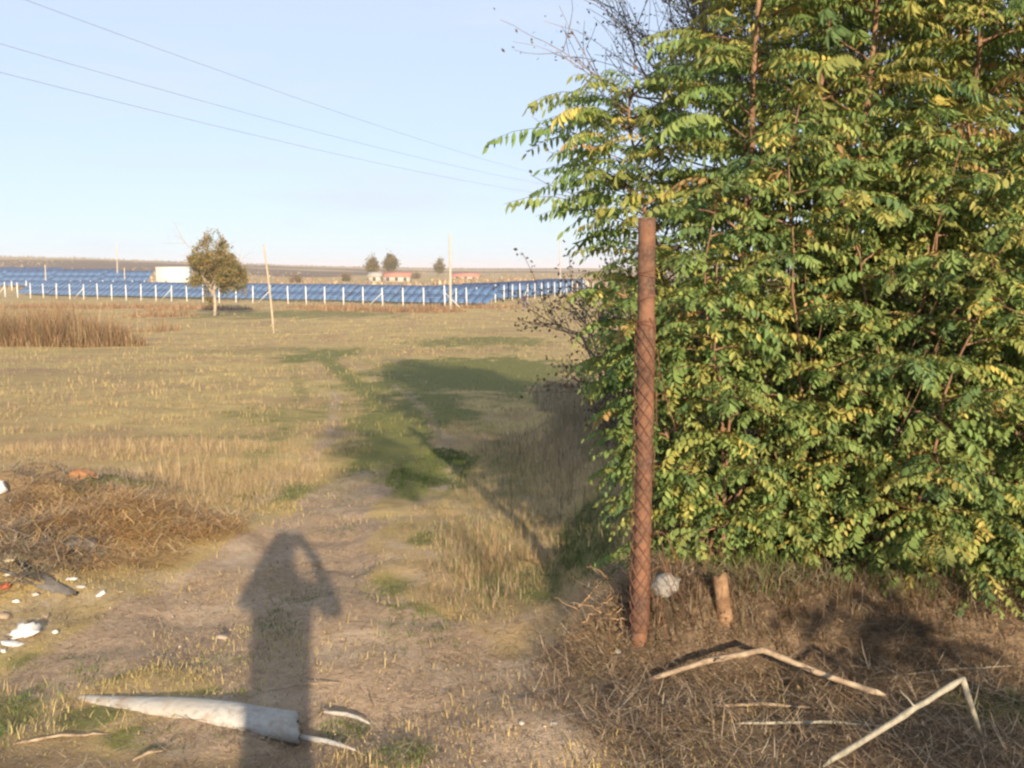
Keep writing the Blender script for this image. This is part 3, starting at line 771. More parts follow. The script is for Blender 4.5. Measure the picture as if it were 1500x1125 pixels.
def small_tree(name, loc, label, cat, hgt, seed, cols, lsize, per_tip, depth=4, trunk=.25, rad=.05, spread=.6, bark=None, group=None, starts=1, up=.15, lean=(0, 0, 1), env=None, kids=(2, 4)):
    r = np.random.default_rng(seed)
    root = empty(name, loc, label, cat, group)
    tips = []; B = MB(); Tm = MB()
    h0 = hgt * trunk
    tp = np.array([[0, 0, -.1], [.01 * hgt, 0, h0 * .5], [0.0, .01 * hgt, h0]])
    if starts == 1: Tm.tube(tp, [rad, rad * .9, rad * .75], 8).build('trunk', bark or M_BARKG, root, True)
    for s in range(starts if starts > 1 else 6):
        a0 = 6.283 * s / (starts if starts > 1 else 6) + r.random()
        d = np.array([math.cos(a0) * .75, math.sin(a0) * .75, .8]) + np.array(lean) * .3; d /= np.linalg.norm(d)
        grow(B, (0, 0, h0 * r.uniform(.75, 1) if starts == 1 else -.05), d, hgt * .32, rad * (.5 if starts == 1 else .5), depth - 1, r, tips, spread, up, kids=kids)
    if starts == 1: grow(B, tp[-1], (0, 0, 1), hgt * .38, rad * .7, depth, r, tips, spread, up, kids=kids)
    zmax = max(t[0][2] for t in tips)
    B.build('branches', bark or M_BARKG, root)['kind'] = 'stuff'
    P = np.array([t[0] for t in tips])
    P = np.repeat(P, per_tip, 0) + r.normal(0, lsize * .9, (len(P) * per_tip, 3))
    if env is not None: P = P[env(P, r)]
    V, T, C = oval_leaves(P, lsize, cols, r)
    c = link('crown', make_mesh('crown', V, [T], C), M_LEAF, root); c['kind'] = 'stuff'
    return root, zmax

C_PURP = np.array([[.10, .065, .055], [.14, .085, .06], [.09, .10, .04], [.18, .11, .07], [.16, .14, .06]])
small_tree('bare_branched_tree', (2.4, 7.4, H(2.4, 7.4)), 'nearly bare tree with spreading twiggy branches behind the thicket', 'tree', 4.5, 31, C_PURP, .028, 1, 5, .32, .06, .50, lean=(-1.6, -.2, .4), kids=(3, 5))
small_tree('purple_leaved_shrub', (1.15, 10.2, H(1.15, 10.2)), 'sparse purple brown shrub behind the rusty post', 'shrub', 3.3, 32, C_PURP * 1.5, .045, 5, 3, .1, .03, .6, starts=9, up=.25)
small_tree('purple_leaved_shrub', (1.9, 11.8, H(1.9, 11.8)), 'taller brown shrub half hidden behind the thicket', 'shrub', 3.0, 33, C_PURP, .05, 3, 3, .1, .03, .6, starts=9, up=.25)
C_REAR = np.array([[.10, .13, .04], [.13, .15, .05], [.08, .11, .04], [.18, .17, .06], [.15, .12, .06]])
for k, (px, Yr, hh) in enumerate(((1030, 9.5, 2.6), (1130, 8.6, 2.9), (1230, 9.2, 3.0), (1340, 8.4, 3.0), (1450, 9.0, 3.1), (1560, 8.4, 3.0))):
    small_tree('rear_shrub', (gx(px, Yr), Yr, H(gx(px, Yr), Yr)), 'dim green shrub showing through behind the thicket, %s from the rusty post' % ORD[k], 'shrub', hh, 340 + k, C_REAR, .075, 7, 3, .1, .03, .65, starts=9, up=.2, group='rear shrubs behind the thicket')
small_tree('low_brown_shrub', (.95, 8.2, H(.95, 8.2)), 'low brown twiggy shrub just left of the rusty post', 'shrub', 1.4, 34, C_PURP, .04, 2, 3, .1, .02, .7, starts=8, up=.2)

# ------------------------------------------------------------------ lone tree, far trees
C_OLIVE = np.array([[.13, .13, .035], [.17, .15, .04], [.10, .115, .03], [.26, .17, .05], [.20, .17, .05], [.30, .18, .06]])
Yt = 86; tx = gx(315, Yt)
def cone_env(P, r):
    z = P[:, 2]; rad = np.hypot(P[:, 0], P[:, 1])
    lim = np.interp(z, [1.2, 1.8, 3.0, 4.6, 6.2, 7.4], [1.8, 3.1, 3.2, 2.0, 1.15, .35]) * 1.05
    return (rad < lim * r.uniform(.8, 1.15, len(P))) & (r.random(len(P)) < np.interp(z, [1, 3.5, 6, 7.5], [1, 1, .6, .4]))
small_tree('lone_tree', (tx, Yt, H(tx, Yt)), 'lone rounded autumn tree with pale trunk in the field', 'tree', 8.4, 41, C_OLIVE * np.array([1.25, 1.25, 1.1]), .20, 20, 4, .24, .15, .62, bark=mat_two('pale_bark', (.30, .25, .19), (.40, .34, .26), 4, .9, .2), env=cone_env, up=.1)
for px, pt, Yf, seed, lb in ((547, 375, 260, 51, 'far dark tree left of its taller twin, beside red roofs'), (573, 370, 265, 52, 'far tall narrow tree, right of the far pair by red roofs'), (643, 381, 330, 53, 'small far tree left of the concrete utility pole')):
    xf = gx(px, Yf); zf = float(H(xf, Yf)); hh = at_y(px, pt, Yf)[2] - zf
    small_tree('distant_tree', (xf, Yf, zf), lb, 'tree', hh * .85, seed, C_OLIVE * 1.1, .5, 5, 3, .3, .25, .5, up=.35, group='far trees on the horizon')
for px, Yf, hh, seed, lb in ((185, 240, 2.6, 61, 'small far bush above the left end of second panel field'), (200, 150, 2.2, 62, 'brown bush among the fence posts left of lone tree'), (435, 230, 3, 63, 'rounded far bush right of the leaning pole'), (508, 250, 3.4, 64, 'orange brown far bush left of the far trees'), (610, 290, 3.2, 65, 'low far bush right of the red roofs'), (250, 150, 1.6, 66, 'low bush in front of the white container'), (838, 160, 3.2, 67, 'brown far bush by the far end of fence')):
    xf = gx(px, Yf); zf = float(H(xf, Yf))
    small_tree('distant_bush', (xf, Yf, zf), lb, 'bush', hh, seed, np.vstack([C_OLIVE, C_BRN]), .45, 4, 2, .1, .08, .7, starts=9, group='far bushes before the horizon')

# scrub belt along the horizon
def belt(Y0, Y1, n, hmin, hmax, cols, name, label, a0=-42, a1=42):
    a = np.radians(rng.uniform(a0, a1, n)); y = rng.uniform(Y0, Y1, n); x = y * np.tan(a)
    k = fbm(x * .02, y * .01, 95, 3); keep = rng.random(n) < sstep(.38, .6, k); x, y, k = x[keep], y[keep], k[keep]; n = len(x)
    h = rng.uniform(hmin, hmax, n) * (.6 + .8 * k)
    V, T, C = blades(np.stack([x, y, H(x, y) - .2], -1), h, h * rng.uniform(.25, .6, n), rng.uniform(0, 6.28, n), rng.uniform(0, .5, n), rng.uniform(0, .8, n), cols[rng.integers(0, len(cols), n)] * rng.uniform(.7, 1.2, (n, 1)))
    return tag(link(name, make_mesh(name, V, [T], C), M_GRASS), label, 'scrub', None, 'stuff')
C_FAR = np.array([[.27, .20, .125], [.32, .24, .15], [.23, .185, .105], [.25, .21, .11]])
belt(330, 520, 9000, .4, 1.2, C_FAR, 'horizon_scrub', 'brown scrub belt along the horizon')
belt(560, 800, 9000, .6, 1.6, C_FAR * .9, 'far_scrub', 'distant reddish brown scrub on the skyline')
belt(170, 300, 7000, .5, 1.2, np.vstack([C_TAN, C_BRN]), 'field_scrub', 'tan scrub behind the solar panels')

# ------------------------------------------------------------------ fence of concrete posts
corner = np.array([gx(652, 105), 105.0]); left_end = np.array([gx(-25, 141), 141.0]); right_end = np.array([gx(868, 163), 163.0])
fence = empty('post_fence', (corner[0], corner[1], H(*corner)), 'long fence of white concrete posts before the solar panels', 'fence')
f0 = np.array([corner[0], corner[1], float(H(*corner))])
pm = MB().box((0, 0, .98), (.115, .115, 2.1)).mesh('post')
V = np.array([v.co for v in pm.vertices]);
for v in pm.vertices:
    if v.co.z > 1: v.co.x *= .72; v.co.y *= .72
pm.materials.append(M_WHITE)
wire_pts = []
def fence_run(A, Bq, n, skip_first):
    pts = [A + (Bq - A) * (k / n) for k in range(n + 1)]
    for k, p in enumerate(pts):
        z = float(H(*p)); wire_pts.append((p[0], p[1], z))
        if skip_first and k == 0: continue
        if k == 0: z -= 0
        o = bpy.data.objects.new('post', pm); COL.objects.link(o); o.parent = fence
        o.location = (p[0] - f0[0], p[1] - f0[1], z - f0[2] + random.uniform(-.06, .06)); o.rotation_euler = (random.gauss(0, .015), random.gauss(0, .02), random.random())
        if k == 0: o.scale = (1.25, 1.25, 1.12)
        if k % 6 == 3 or k == 0:
            dq = (pts[min(k + 1, n)] - p) if k < n else (p - pts[k - 1]); dq = dq / np.linalg.norm(dq) * (1.9 if not skip_first else -1.9) * (-1 if k == 0 else 1)
            s0 = np.array([p[0], p[1], z + 1.5]) - f0; s1 = np.array([p[0] + dq[0], p[1] + dq[1], float(H(*(p + dq)))]) - f0
            MB().tube([s0, (s0 + s1) / 2, s1], .035, 5).build('brace', M_WHITE, fence)
fence_run(corner, left_end, 29, False)
wl_ = list(wire_pts); wire_pts.clear()
fence_run(corner, right_end, 20, True)
for hgt in (.35, 1.0, 1.75):
    for pts in (wl_, wire_pts):
        MB().tube(np.array(pts) + [0, 0, hgt] - f0, .008, 3).build('wire_strand', M_STEEL, fence)
# second, farther line of posts at the left
f2 = empty('far_post_fence', (gx(110, 168), 168, H(gx(110, 168), 168)), 'farther short fence of pale posts before the upper panel field', 'fence')
b0 = np.array(f2.location)
fx = [gx(p, 168) for p in (-15, 2, 20, 40, 60, 76, 88, 106, 122, 137, 152, 168, 197, 213, 226)]
for xx in fx:
    o = bpy.data.objects.new('post', pm); COL.objects.link(o); o.parent = f2; z = float(H(xx, 168)); o.location = (xx - b0[0], random.uniform(-.5, .5), z - b0[2]); o.scale = (1.2, 1.2, .85)
MB().tube([np.array([xx, 168, float(H(xx, 168)) + 1.4]) - b0 for xx in fx], .01, 3).build('wire_strand', M_STEEL, f2)

# ------------------------------------------------------------------ solar panel tables
def table_meshes(w, cols, rows, slope_len, tilt, low):
    """one module mesh and one leg mesh"""
    mw, ml = w / cols, slope_len / rows
    mod = MB().box((0, 0, 0), (mw - .003, ml - .003, .04)).mesh('panel'); mod.materials.append(M_PANEL)
    return mw, ml, mod
def solar_table(name, x, y, z, w, cols, rows, slope, tilt, low, label, group, mod, mw, ml, rz=0):
    o = empty(name, (x, y, z), label, 'solar panels', group, rz)
    ct, st = math.cos(tilt), math.sin(tilt)
    for i_ in range(cols):
        for j in range(rows):
            p = bpy.data.objects.new('panel', mod); COL.objects.link(p); p.parent = o
            s = (j + .5) * ml
            p.location = ((i_ + .5) * mw - w / 2, s * ct, low + s * st); p.rotation_euler = (tilt, 0, 0)
    for xx in (-w * .35, 0, w * .35):
        MB().tube([(xx, slope * .2 * ct, -.2), (xx, slope * .2 * ct, low + slope * .2 * st - .05)], .05, 5).build('leg', M_STEEL, o)
        MB().tube([(xx, slope * .8 * ct, -.2), (xx, slope * .8 * ct, low + slope * .8 * st - .05)], .05, 5).build('leg', M_STEEL, o)
    MB().box((0, slope * .2 * ct, low + slope * .2 * st - .09), (w * .98, .06, .06)).build('rail', M_STEEL, o)
    MB().box((0, slope * .8 * ct, low + slope * .8 * st - .09), (w * .98, .06, .06)).build('rail', M_STEEL, o)
    return o
TILT = math.radians(30)
NL = 12
dL = (left_end - corner); wL = np.linalg.norm(dL) * 1.04 / NL
mw, ml, mod = table_meshes(wL - .06, 6, 2, 3.6, TILT, .35)
angL = math.atan2(-dL[1], -dL[0])
nrm = np.array([-math.sin(angL), math.cos(angL)])
if nrm[1] < 0: nrm = -nrm
for k in range(NL):
    p = left_end + (-dL) * ((k + .5) * 1.04 / NL - .02) + nrm * 6.5
    solar_table('solar_table', p[0], p[1], float(H(*p)) + .02, wL - .06, 6, 2, 3.6, TILT, .30, 'blue solar panel table behind the post fence, %s counted from the left' % ORD[k], 'solar tables behind the long fence', mod, mw, ml, angL)
dR = right_end - corner
NR = 13
for k in range(NR):
    p = corner + dR * (.24 + .76 * k / (NR - 1)) + np.array([-3.9, 0.0])
    solar_table('solar_table', p[0], p[1], float(H(*p)) + .0, 5.4, 6, 2, 3.6, TILT, .30, 'blue solar panel table right of the fence corner, %s one receding' % ORD[k], 'solar tables receding right of the fence corner', mod, 5.4 / 6, ml, 0)
mw2, ml2, mod2 = table_meshes(8.6, 6, 3, 5.4, TILT, .5)
for row, (Yr, n0, n1) in enumerate(((186, -80, 218), (203, -80, 165), (222, -80, 80))):
    x0, x1 = gx(n0, Yr), gx(n1, Yr); n = max(2, round((x1 - x0) / 8.7))
    for k in range(n):
        xx = x0 + (k + .5) * (x1 - x0) / n
        solar_table('large_solar_table', xx, Yr, float(H(xx, Yr)), 8.6, 6, 3, 5.4, TILT, .45,
                    'dark blue solar table on the left slope, %s row, %s from the left' % (('front', 'middle', 'rear')[row], ORD[k]), 'solar tables on the far left slope', mod2, mw2, ml2)

# ------------------------------------------------------------------ container, red roofed houses
xw, Yw = gx(258, 176), 176.0
c = empty('white_container', (xw, Yw, H(xw, Yw)), 'white container cabin behind the panels, left of lone tree', 'container')
wd = 46 / F_PX * Yw; hh = at_y(258, 392, Yw)[2] - float(H(xw, Yw))
b = MB().box((0, 0, hh / 2), (wd, 2.5, hh))
b.build('wall', M_PLASTIC, c)
for k in range(9):
    MB().box((-wd / 2 + (k + .5) * wd / 9, -1.27, hh / 2), (.06, .04, hh * .9)).build('rib', M_PLASTIC, c)
MB().box((0, 0, hh + .05), (wd + .15, 2.7, .1)).build('roof', M_WHITE, c)
M_HOUSE = mat_two('house_wall', (.36, .33, .29), (.46, .42, .37), 1, .9, 0)
M_ROOF = mat_two('red_roof', (.36, .14, .10), (.44, .20, .15), 2, .8, .2)
M_GLASS = mat_two('window_dark', (.03, .035, .04), (.06, .07, .08), 2, .2, 0)
for px, Yh, w_, lb, hz in ((583, 245, 6.2, 'small far house with a bright red tiled roof', 1.3), (551, 240, 2.6, 'tiny grey shed left of the red roofed house', 1.3), (683, 300, 7.5, 'far low house with dull red roof right of utility pole', .6)):
    xx = gx(px, Yh); zg = float(H(xx, Yh)); o = empty('far_house', (xx, Yh, zg), lb, 'house', None)
    MB().box((0, 0, hz / 2), (w_, 4, hz)).build('wall', M_HOUSE, o)
    V = [(-w_ / 2 - .3, -2.4, hz), (w_ / 2 + .3, -2.4, hz), (w_ / 2 + .3, 2.4, hz), (-w_ / 2 - .3, 2.4, hz), (-w_ / 2 - .3, 0, hz + 1.1), (w_ / 2 + .3, 0, hz + 1.1)]
    MB().add(V, [(0, 4, 3), (1, 2, 5)], [(0, 1, 5, 4), (2, 3, 4, 5), (0, 3, 2, 1)]).build('roof', M_ROOF if w_ > 3 else M_CONC, o)
    for k in range(3 if w_ > 3 else 1):
        MB().box((-w_ / 2 + (k + .5) * w_ / (3 if w_ > 3 else 1), -2.02, hz * .55), (.7, .06, .8)).build('window', M_GLASS, o)

# ------------------------------------------------------------------ utility poles and wires
def pole(name, base, top, r0, r1, m, label, arms=True, bend=0.0):
    o = empty(name, base, label, 'utility pole')
    d = np.array(top) - np.array(base); t = np.linspace(0, 1, 9)
    P = d[None] * t[:, None]; P[0] -= d * .03; P[:, 0] += bend * np.sin(t * math.pi)
    MB().tube(P, np.linspace(r0, r1, 9), 8).build('shaft', m, o, True)
    if arms:
        zt = d * .95
        MB().box(zt + np.array([0, -.12, 0]), (1.3, .09, .1)).build('crossarm', m, o)
        for sx in (-.55, 0, .55):
            MB().tube([zt + [sx, -.12, .04], zt + [sx, -.12, .13], zt + [sx, -.12, .2]], [.035, .05, .03], 6).build('insulator', M_WHITE, o)
    return o
Yp = 58.0
bs = at_y(401, 490, Yp); bs[2] = float(H(bs[0], Yp)) ; tp_ = at_y(386, 358, Yp)
pole('leaning_pole', bs, tp_, .065, .045, M_POLEW, 'leaning weathered wooden pole right of the lone tree', False, .05)
Yp = 100.0
bs = at_y(660, 452, Yp); bs[2] = float(H(bs[0], Yp)); tp_ = at_y(659, 342, Yp)
pole('concrete_pole', bs, tp_, .15, .09, M_POLEC, 'tall pale concrete utility pole by the fence corner', False)
for px, pb, pt, Yp, lb in ((172, 412, 356, 190, 'thin far pole behind the left panel field'), (821, 402, 344, 175, 'far pole left of the thicket beyond the fence'), (183, 412, 392, 188, 'short pale pole beside the thin far pole'), (67, 410, 388, 170, 'short white pole before the dark left panels')):
    bs = at_y(px, pb, Yp); bs[2] = float(H(bs[0], Yp)); tp_ = at_y(px - 1, pt, Yp)
    pole('far_pole', bs, tp_, .14, .09, M_POLEC, lb, False)

# the power line crossing overhead: runs from a pole beyond the left edge to one hidden by the thicket
wires = [((-40, -38), (850, 268), 'uppermost of three overhead power wires against the sky'), ((-60, 38), (850, 276), 'middle of three overhead power wires against the sky'), ((-60, 82), (850, 289), 'lowest of three overhead power wires against the sky')]
offs = (0.0, .0, .0)
for k, (p0, p1, lb) in enumerate(wires):
    A = at_y(p0[0], p0[1], 25.0 + k * .4); Bq = at_y(p1[0], p1[1], 78.0 + k * .3)
    d = Bq - A; A2, B2 = A - d * .08, Bq + d * .06
    t = np.linspace(0, 1, 40)
    P = A2 + (B2 - A2) * t[:, None]; P[:, 2] -= .55 * 4 * t * (1 - t)
    tag(MB().tube(P, .0065, 5).build('power_wire', M_WIRE), lb, 'wire', 'overhead power wires')

# ------------------------------------------------------------------ person far off on the path; photographer casting the long shadow
def skin_person(name, loc, rz, joints, edges, label, m, sub=2):
    me = bpy.data.meshes.new('body')
    me.from_pydata([j[0] for j in joints], edges, []); me.update()
    o = bpy.data.objects.new(name, me); COL.objects.link(o)
    md = o.modifiers.new('skin', 'SKIN'); md.use_smooth_shade = True
    for v, j in zip(me.skin_vertices[0].data, joints):
        v.radius = (j[1], j[2] if len(j) > 2 else j[1])
    me.skin_vertices[0].data[0].use_root = True
    s = o.modifiers.new('sub', 'SUBSURF'); s.levels = s.render_levels = sub
    o.location = loc; o.rotation_euler = (0, 0, rz); me.materials.append(m)
    return tag(o, label, 'person')
def mat_person(name, bands):
    m, N, L, B = new_mat(name)
    t = N.new('ShaderNodeTexCoord'); s = N.new('ShaderNodeSeparateXYZ'); L.new(t.outputs['Object'], s.inputs[0])
    c = None
    for z, colr in bands:
        if c is None: c = colr; continue
        g = N.new('ShaderNodeMath'); g.operation = 'GREATER_THAN'; L.new(s.outputs['Z'], g.inputs[0]); g.inputs[1].default_value = z
        c = mixc(N, L, g.outputs[0], c, colr)
    L.new(c, B.inputs['Base Color']); B.inputs['Roughness'].default_value = .85
    return m
J = [((0, 0, .92), .14, .11), ((0, 0, 1.15), .13, .10), ((0, 0, 1.36), .16, .10), ((0, 0, 1.47), .055), ((0, .02, 1.56), .09, .10), ((0, .02, 1.66), .08, .09),
     ((-.09, 0, .86), .085), ((-.10, .02, .48), .06), ((-.11, 0, .09), .045), ((-.11, .14, .04), .04), ((.09, 0, .86), .085), ((.10, -.02, .48), .06), ((.11, 0, .09), .045), ((.11, .14, .04), .04),
     ((-.19, 0, 1.36), .06), ((-.25, .02, 1.10), .045), ((-.24, .10, .88), .035), ((-.23, .14, .80), .035), ((.19, 0, 1.36), .06), ((.25, .02, 1.10), .045), ((.24, .10, .88), .035), ((.23, .14, .80), .035)]
E = [(0, 1), (1, 2), (2, 3), (3, 4), (4, 5), (0, 6), (6, 7), (7, 8), (8, 9), (0, 10), (10, 11), (11, 12), (12, 13), (2, 14), (14, 15), (15, 16), (16, 17), (2, 18), (18, 19), (19, 20), (20, 21)]
pw = at_y(768, 450, 98.0); pz = float(H(pw[0], 98.0))
skin_person('person', (pw[0], 98.0, pz), math.pi * .8, J, E, 'person in dark top and greyish trousers far off on path', mat_person('clothes_far', [(-9, (.16, .14, .18)), (.9, (.05, .035, .06)), (1.46, (.35, .22, .16)), (1.6, (.05, .035, .03))]))
JP = [((0, -.32, .95), .105, .11), ((0, -.31, 1.15), .105, .11), ((0, -.29, 1.36), .12, .10), ((0, -.27, 1.46), .055), ((0, -.24, 1.57), .08, .10), ((0, -.24, 1.69), .07, .09),
      ((-.05, -.32, .86), .08), ((-.06, -.31, .48), .065), ((-.07, -.34, .09), .05), ((-.08, -.20, .04), .045), ((.05, -.32, .86), .08), ((.06, -.31, .48), .065), ((.07, -.34, .09), .05), ((.08, -.20, .04), .045),
      ((-.14, -.28, 1.38), .055), ((-.20, -.20, 1.30), .045), ((-.12, -.17, 1.48), .036), ((-.05, -.15, 1.61), .034), ((.15, -.28, 1.38), .05), ((.255, -.22, 1.28), .040), ((.15, -.17, 1.52), .034), ((.045, -.15, 1.65), .034)]
skin_person('person', (0, 0, float(H(0, -.3)) - .02), 0, JP, E, 'photographer beside the camera whose long shadow falls on the track', mat_person('clothes_near', [(-9, (.08, .09, .12)), (.9, (.10, .11, .10)), (1.46, (.4, .26, .2)), (1.6, (.05, .04, .03))]))

# ------------------------------------------------------------------ foreground finds
def jag(n, amp, seed):
    r = np.random.default_rng(seed); return r.uniform(-amp, amp, n)

# broken cement pipe, half sunk, its right end open and splintered
pA, pB = at(118, 1022), at(436, 1072)
pipe = empty('cement_pipe', pA, 'broken white cement pipe lying half buried in the foreground', 'pipe')
ax = pB - pA; Lp = np.linalg.norm(ax[:2]); n = 26; sd = 22; t = np.linspace(0, 1, n)
rd = np.interp(t, [0, .25, .6, 1], [.02, .05, .068, .075])
cen = pA * 0 + ax[None] * t[:, None]; cen[:, 2] = np.array([float(H(*(pA + ax * q)[:2])) for q in t]) - pA[2] + np.interp(t, [0, .12, .5, 1], [-.004, -.008, -.006, .012])
cen[:, 2] = np.convolve(np.pad(cen[:, 2], 4, 'edge'), np.ones(9) / 9, 'valid')
u = np.array([-ax[1], ax[0], 0]) / Lp; w = np.array([0, 0, 1.0]); aa = np.arange(sd) * 2 * math.pi / sd
V = []; endj = jag(sd, .009, 4) - .035 * np.cos(aa)
for k in range(n):
    for j in range(sd):
        V.append(cen[k] + rd[k] * (math.cos(aa[j]) * u + math.sin(aa[j]) * w * .62) + (ax / Lp * endj[j] if k == n - 1 else 0))
for k in (n - 1, n - 8):
    for j in range(sd):
        V.append(cen[k] + rd[k] * .80 * (math.cos(aa[j]) * u + math.sin(aa[j]) * w * .62) + (ax / Lp * endj[j] if k == n - 1 else 0))
Q = [(k * sd + j, k * sd + (j + 1) % sd, (k + 1) * sd + (j + 1) % sd, (k + 1) * sd + j) for k in range(n) for j in range(sd)]
def mat_pipe():
    m, N, L, B = new_mat('stained_cement')
    n1 = nz_node(N, L, 7, 5, rough=.7); n2 = nz_node(N, L, 40, 5, rough=.7); n3 = nz_node(N, L, 3, 3)
    c = ramp(N, L, n2.outputs['Fac'], .3, .7, (.27, .26, .24), (.43, .42, .40))
    c = mixc(N, L, ramp(N, L, n1.outputs['Fac'], .52, .68), c, (.24, .175, .12))
    c = mixc(N, L, ramp(N, L, n3.outputs['Fac'], .5, .7), c, (.34, .32, .28))
    L.new(c, B.inputs['Base Color']); B.inputs['Roughness'].default_value = .95
    bump(N, L, B, n2.outputs['Fac'], .8, .006)
    return m
M_PIPE = mat_pipe()
MB().add(V, None, Q).build('pipe_wall', M_PIPE, pipe, True)
for pts, rad_ in (([(474, 1043), (490, 1045), (508, 1047), (525, 1052), (541, 1060)], [.004, .008, .009, .007, .003]), ([(428, 1078), (450, 1082), (478, 1086), (500, 1092), (520, 1099)], [.011, .011, .010, .007, .003])):
    P = np.array([at(*p, .012) for p in pts]) - pA
    MB().tube(P, rad_, 7).build('splinter', M_PIPE, pipe, True)

def stick(name, pts, radii, label, m, cat='stick', lift=.0, seed=0, group=None):
    P0 = np.array(pts, float); r = np.random.default_rng(seed)
    # resample with slight wobble
    t = np.linspace(0, len(P0) - 1, (len(P0) - 1) * 6 + 1)
    P = np.stack([np.interp(t, np.arange(len(P0)), P0[:, k]) for k in range(3)], -1) + r.normal(0, .0010, (len(t), 3))
    R = np.interp(t, np.arange(len(P0)), radii) * r.uniform(.85, 1.12, len(t)) * np.where(np.arange(len(t)) % 5 == 2, 1.18, 1)
    R[-1] *= .45; R[0] *= .6
    base = P[0].copy()
    o = link(name, MB().tube(P - base, R, 7).mesh(name, True), m); o.location = base
    return tag(o, label, cat, group)
k1 = at(945, 998, .02); k2 = at_y(1118, 952, 3.72); k3 = at(1300, 1020, .03)
stick('bent_cane', [k1, (k1 + k2) / 2 + [0, 0, .015], k2, (k2 + k3) / 2 + [0, 0, -.01], k3], [.007, .011, .012, .012, .011], 'pale bent cane forming a low arch beside the post', M_STICK, seed=1)
k1 = at(1205, 1123, .02); k2 = at_y(1410, 994, 3.05); k3 = at(1404, 1062, .0); k3[1] = min(k3[1], 3.2)
stick('snapped_cane', [k1, k1 * .5 + k2 * .5, k2], [.008, .010, .011], 'pale snapped cane leaning up with hanging broken end', M_STICKG, seed=2)
MBk = MB(); P = np.array([k2, (k2 * .5 + k3 * .5), k3]) - k1
MBk.tube(P, [.010, .009, .007], 7)
for nm, fr, dv in (('bent_cane', .3, (.05, -.08, .05)), ('bent_cane', .72, (-.03, -.07, .04)), ('snapped_cane', .45, (.06, .05, .02)), ('snapped_cane', .7, (-.04, .03, .05))):
    oc_ = bpy.data.objects[nm]; vs = [v.co for v in oc_.data.vertices]; q0 = np.array(vs[int(fr * (len(vs) - 3)) // 7 * 7]) ; tt = np.linspace(0, 1, 5)
    MB().tube(q0 + np.array(dv)[None] * tt[:, None] + rng.normal(0, .003, (5, 3)), np.linspace(.004, .0012, 5), 5).build('side_twig', oc_.data.materials[0], oc_)
o = MBk.build('broken_end', M_STICKG, bpy.data.objects['snapped_cane'], True)
STK = [(862, 1058, 952, 1032, .006, 'thin pale stick nearest the track, below the arched cane'), (900, 1030, 962, 1004, .006, 'thin stick just below left foot of arched cane'), (1040, 1034, 1200, 1038, .007, 'straight pale stick lying under the arched cane'),
       (1075, 1060, 1330, 1066, .006, 'long grey stick lying left of the snapped cane'), (1370, 1115, 1440, 1085, .007, 'short crooked stick right of the snapped cane'), (1404, 1060, 1432, 1100, .006, 'short stick below the snapped cane tip'),
       (1245, 1000, 1500, 975, .005, 'faint thin stick lying behind the snapped cane'), (20, 1090, 160, 1075, .006, 'thin stick in the lower left corner'), (195, 1115, 240, 1100, .006, 'short pale stick at the bottom left of pipe'),
       (395, 1012, 500, 1000, .004, 'thin stick on the dirt behind the cement pipe')]
for k, (px0, py0, px1, py1, rr_, lb) in enumerate(STK):
    A, Bq = at(px0, py0, .004), at(px1, py1, .006)
    stick('dry_stick', [A, A * .5 + Bq * .5 + [0, 0, .012], Bq], [rr_ * .8, rr_ * .9, rr_ * .4], lb, M_STICKG if k in (3, 6) else M_STICK, seed=k + 10, group='dry sticks lying on the ground')

# lumps: stones, bags, scraps
def lump(name, p, size, label, cat, m, seed, rough=.25, flat=.1, group=None, rz=0.0, crease=2.2):
    r = np.random.default_rng(seed)
    nu, nv = 16, 10; V = []
    for a_ in range(nv + 1):
        th = math.pi * a_ / nv
        for c_ in range(nu):
            ph = 2 * math.pi * c_ / nu; V.append((math.sin(th) * math.cos(ph), math.sin(th) * math.sin(ph), math.cos(th)))
    V = np.array(V)
    k = fbm(V[:, 0] * crease + seed, V[:, 1] * crease + V[:, 2] * 1.9 * crease, seed, 3) - .5
    k2 = np.abs(fbm(V[:, 2] * crease * 2 + seed, V[:, 0] * 2 * crease - V[:, 1] * crease, seed + 3, 2) - .5)
    V = V * (1 + rough * 2 * k[:, None] - rough * 1.6 * k2[:, None])
    V[:, 2] = np.where(V[:, 2] < 0, V[:, 2] * .4, V[:, 2])
    Q = [(a_ * nu + c_, (a_ + 1) * nu + c_, (a_ + 1) * nu + (c_ + 1) % nu, a_ * nu + (c_ + 1) % nu) for a_ in range(nv) for c_ in range(nu)]
    o = link(name, MB().add(V * np.array(size), None, Q).mesh(name, False), m)
    o.location = (p[0], p[1], p[2] + size[2] * .25); o.rotation_euler = (r.normal(0, .15), r.normal(0, .15), rz)
    return tag(o, label, cat, group)
lump('pale_stone', at(974, 864), (.07, .06, .048), 'pale grey stone on the bank right of the rusty post', 'stone', mat_two('stone', (.17, .16, .145), (.30, .29, .27), 11, .9, .5), 3, .22, rz=.4)
lump('plastic_bag', at(37, 932), (.07, .065, .045), 'crumpled white plastic bag below the rubbish heap', 'bag', M_PLASTIC, 5, .5, crease=3.2)
lump('plastic_scrap', at(22, 945), (.065, .025, .010), 'flat torn white plastic strip under the crumpled bag', 'scrap', M_PLASTIC, 6, .5, rz=.4)
lump('paper_scrap', at(105, 850), (.035, .022, .012), 'white paper scrap at the foot of straw heap', 'scrap', M_PLASTIC, 7, .6, crease=3)
lump('paper_scrap', at(12, 824), (.045, .028, .012), 'cream paper scrap at left edge above dark tarp', 'scrap', mat_two('cream', (.45, .38, .24), (.56, .49, .33), 9, .7, .2), 8, .5, crease=3)
lump('paper_scrap', at(24, 882), (.022, .018, .010), 'small cream scrap above the crumpled white bag', 'scrap', M_PLASTIC, 9, .5)
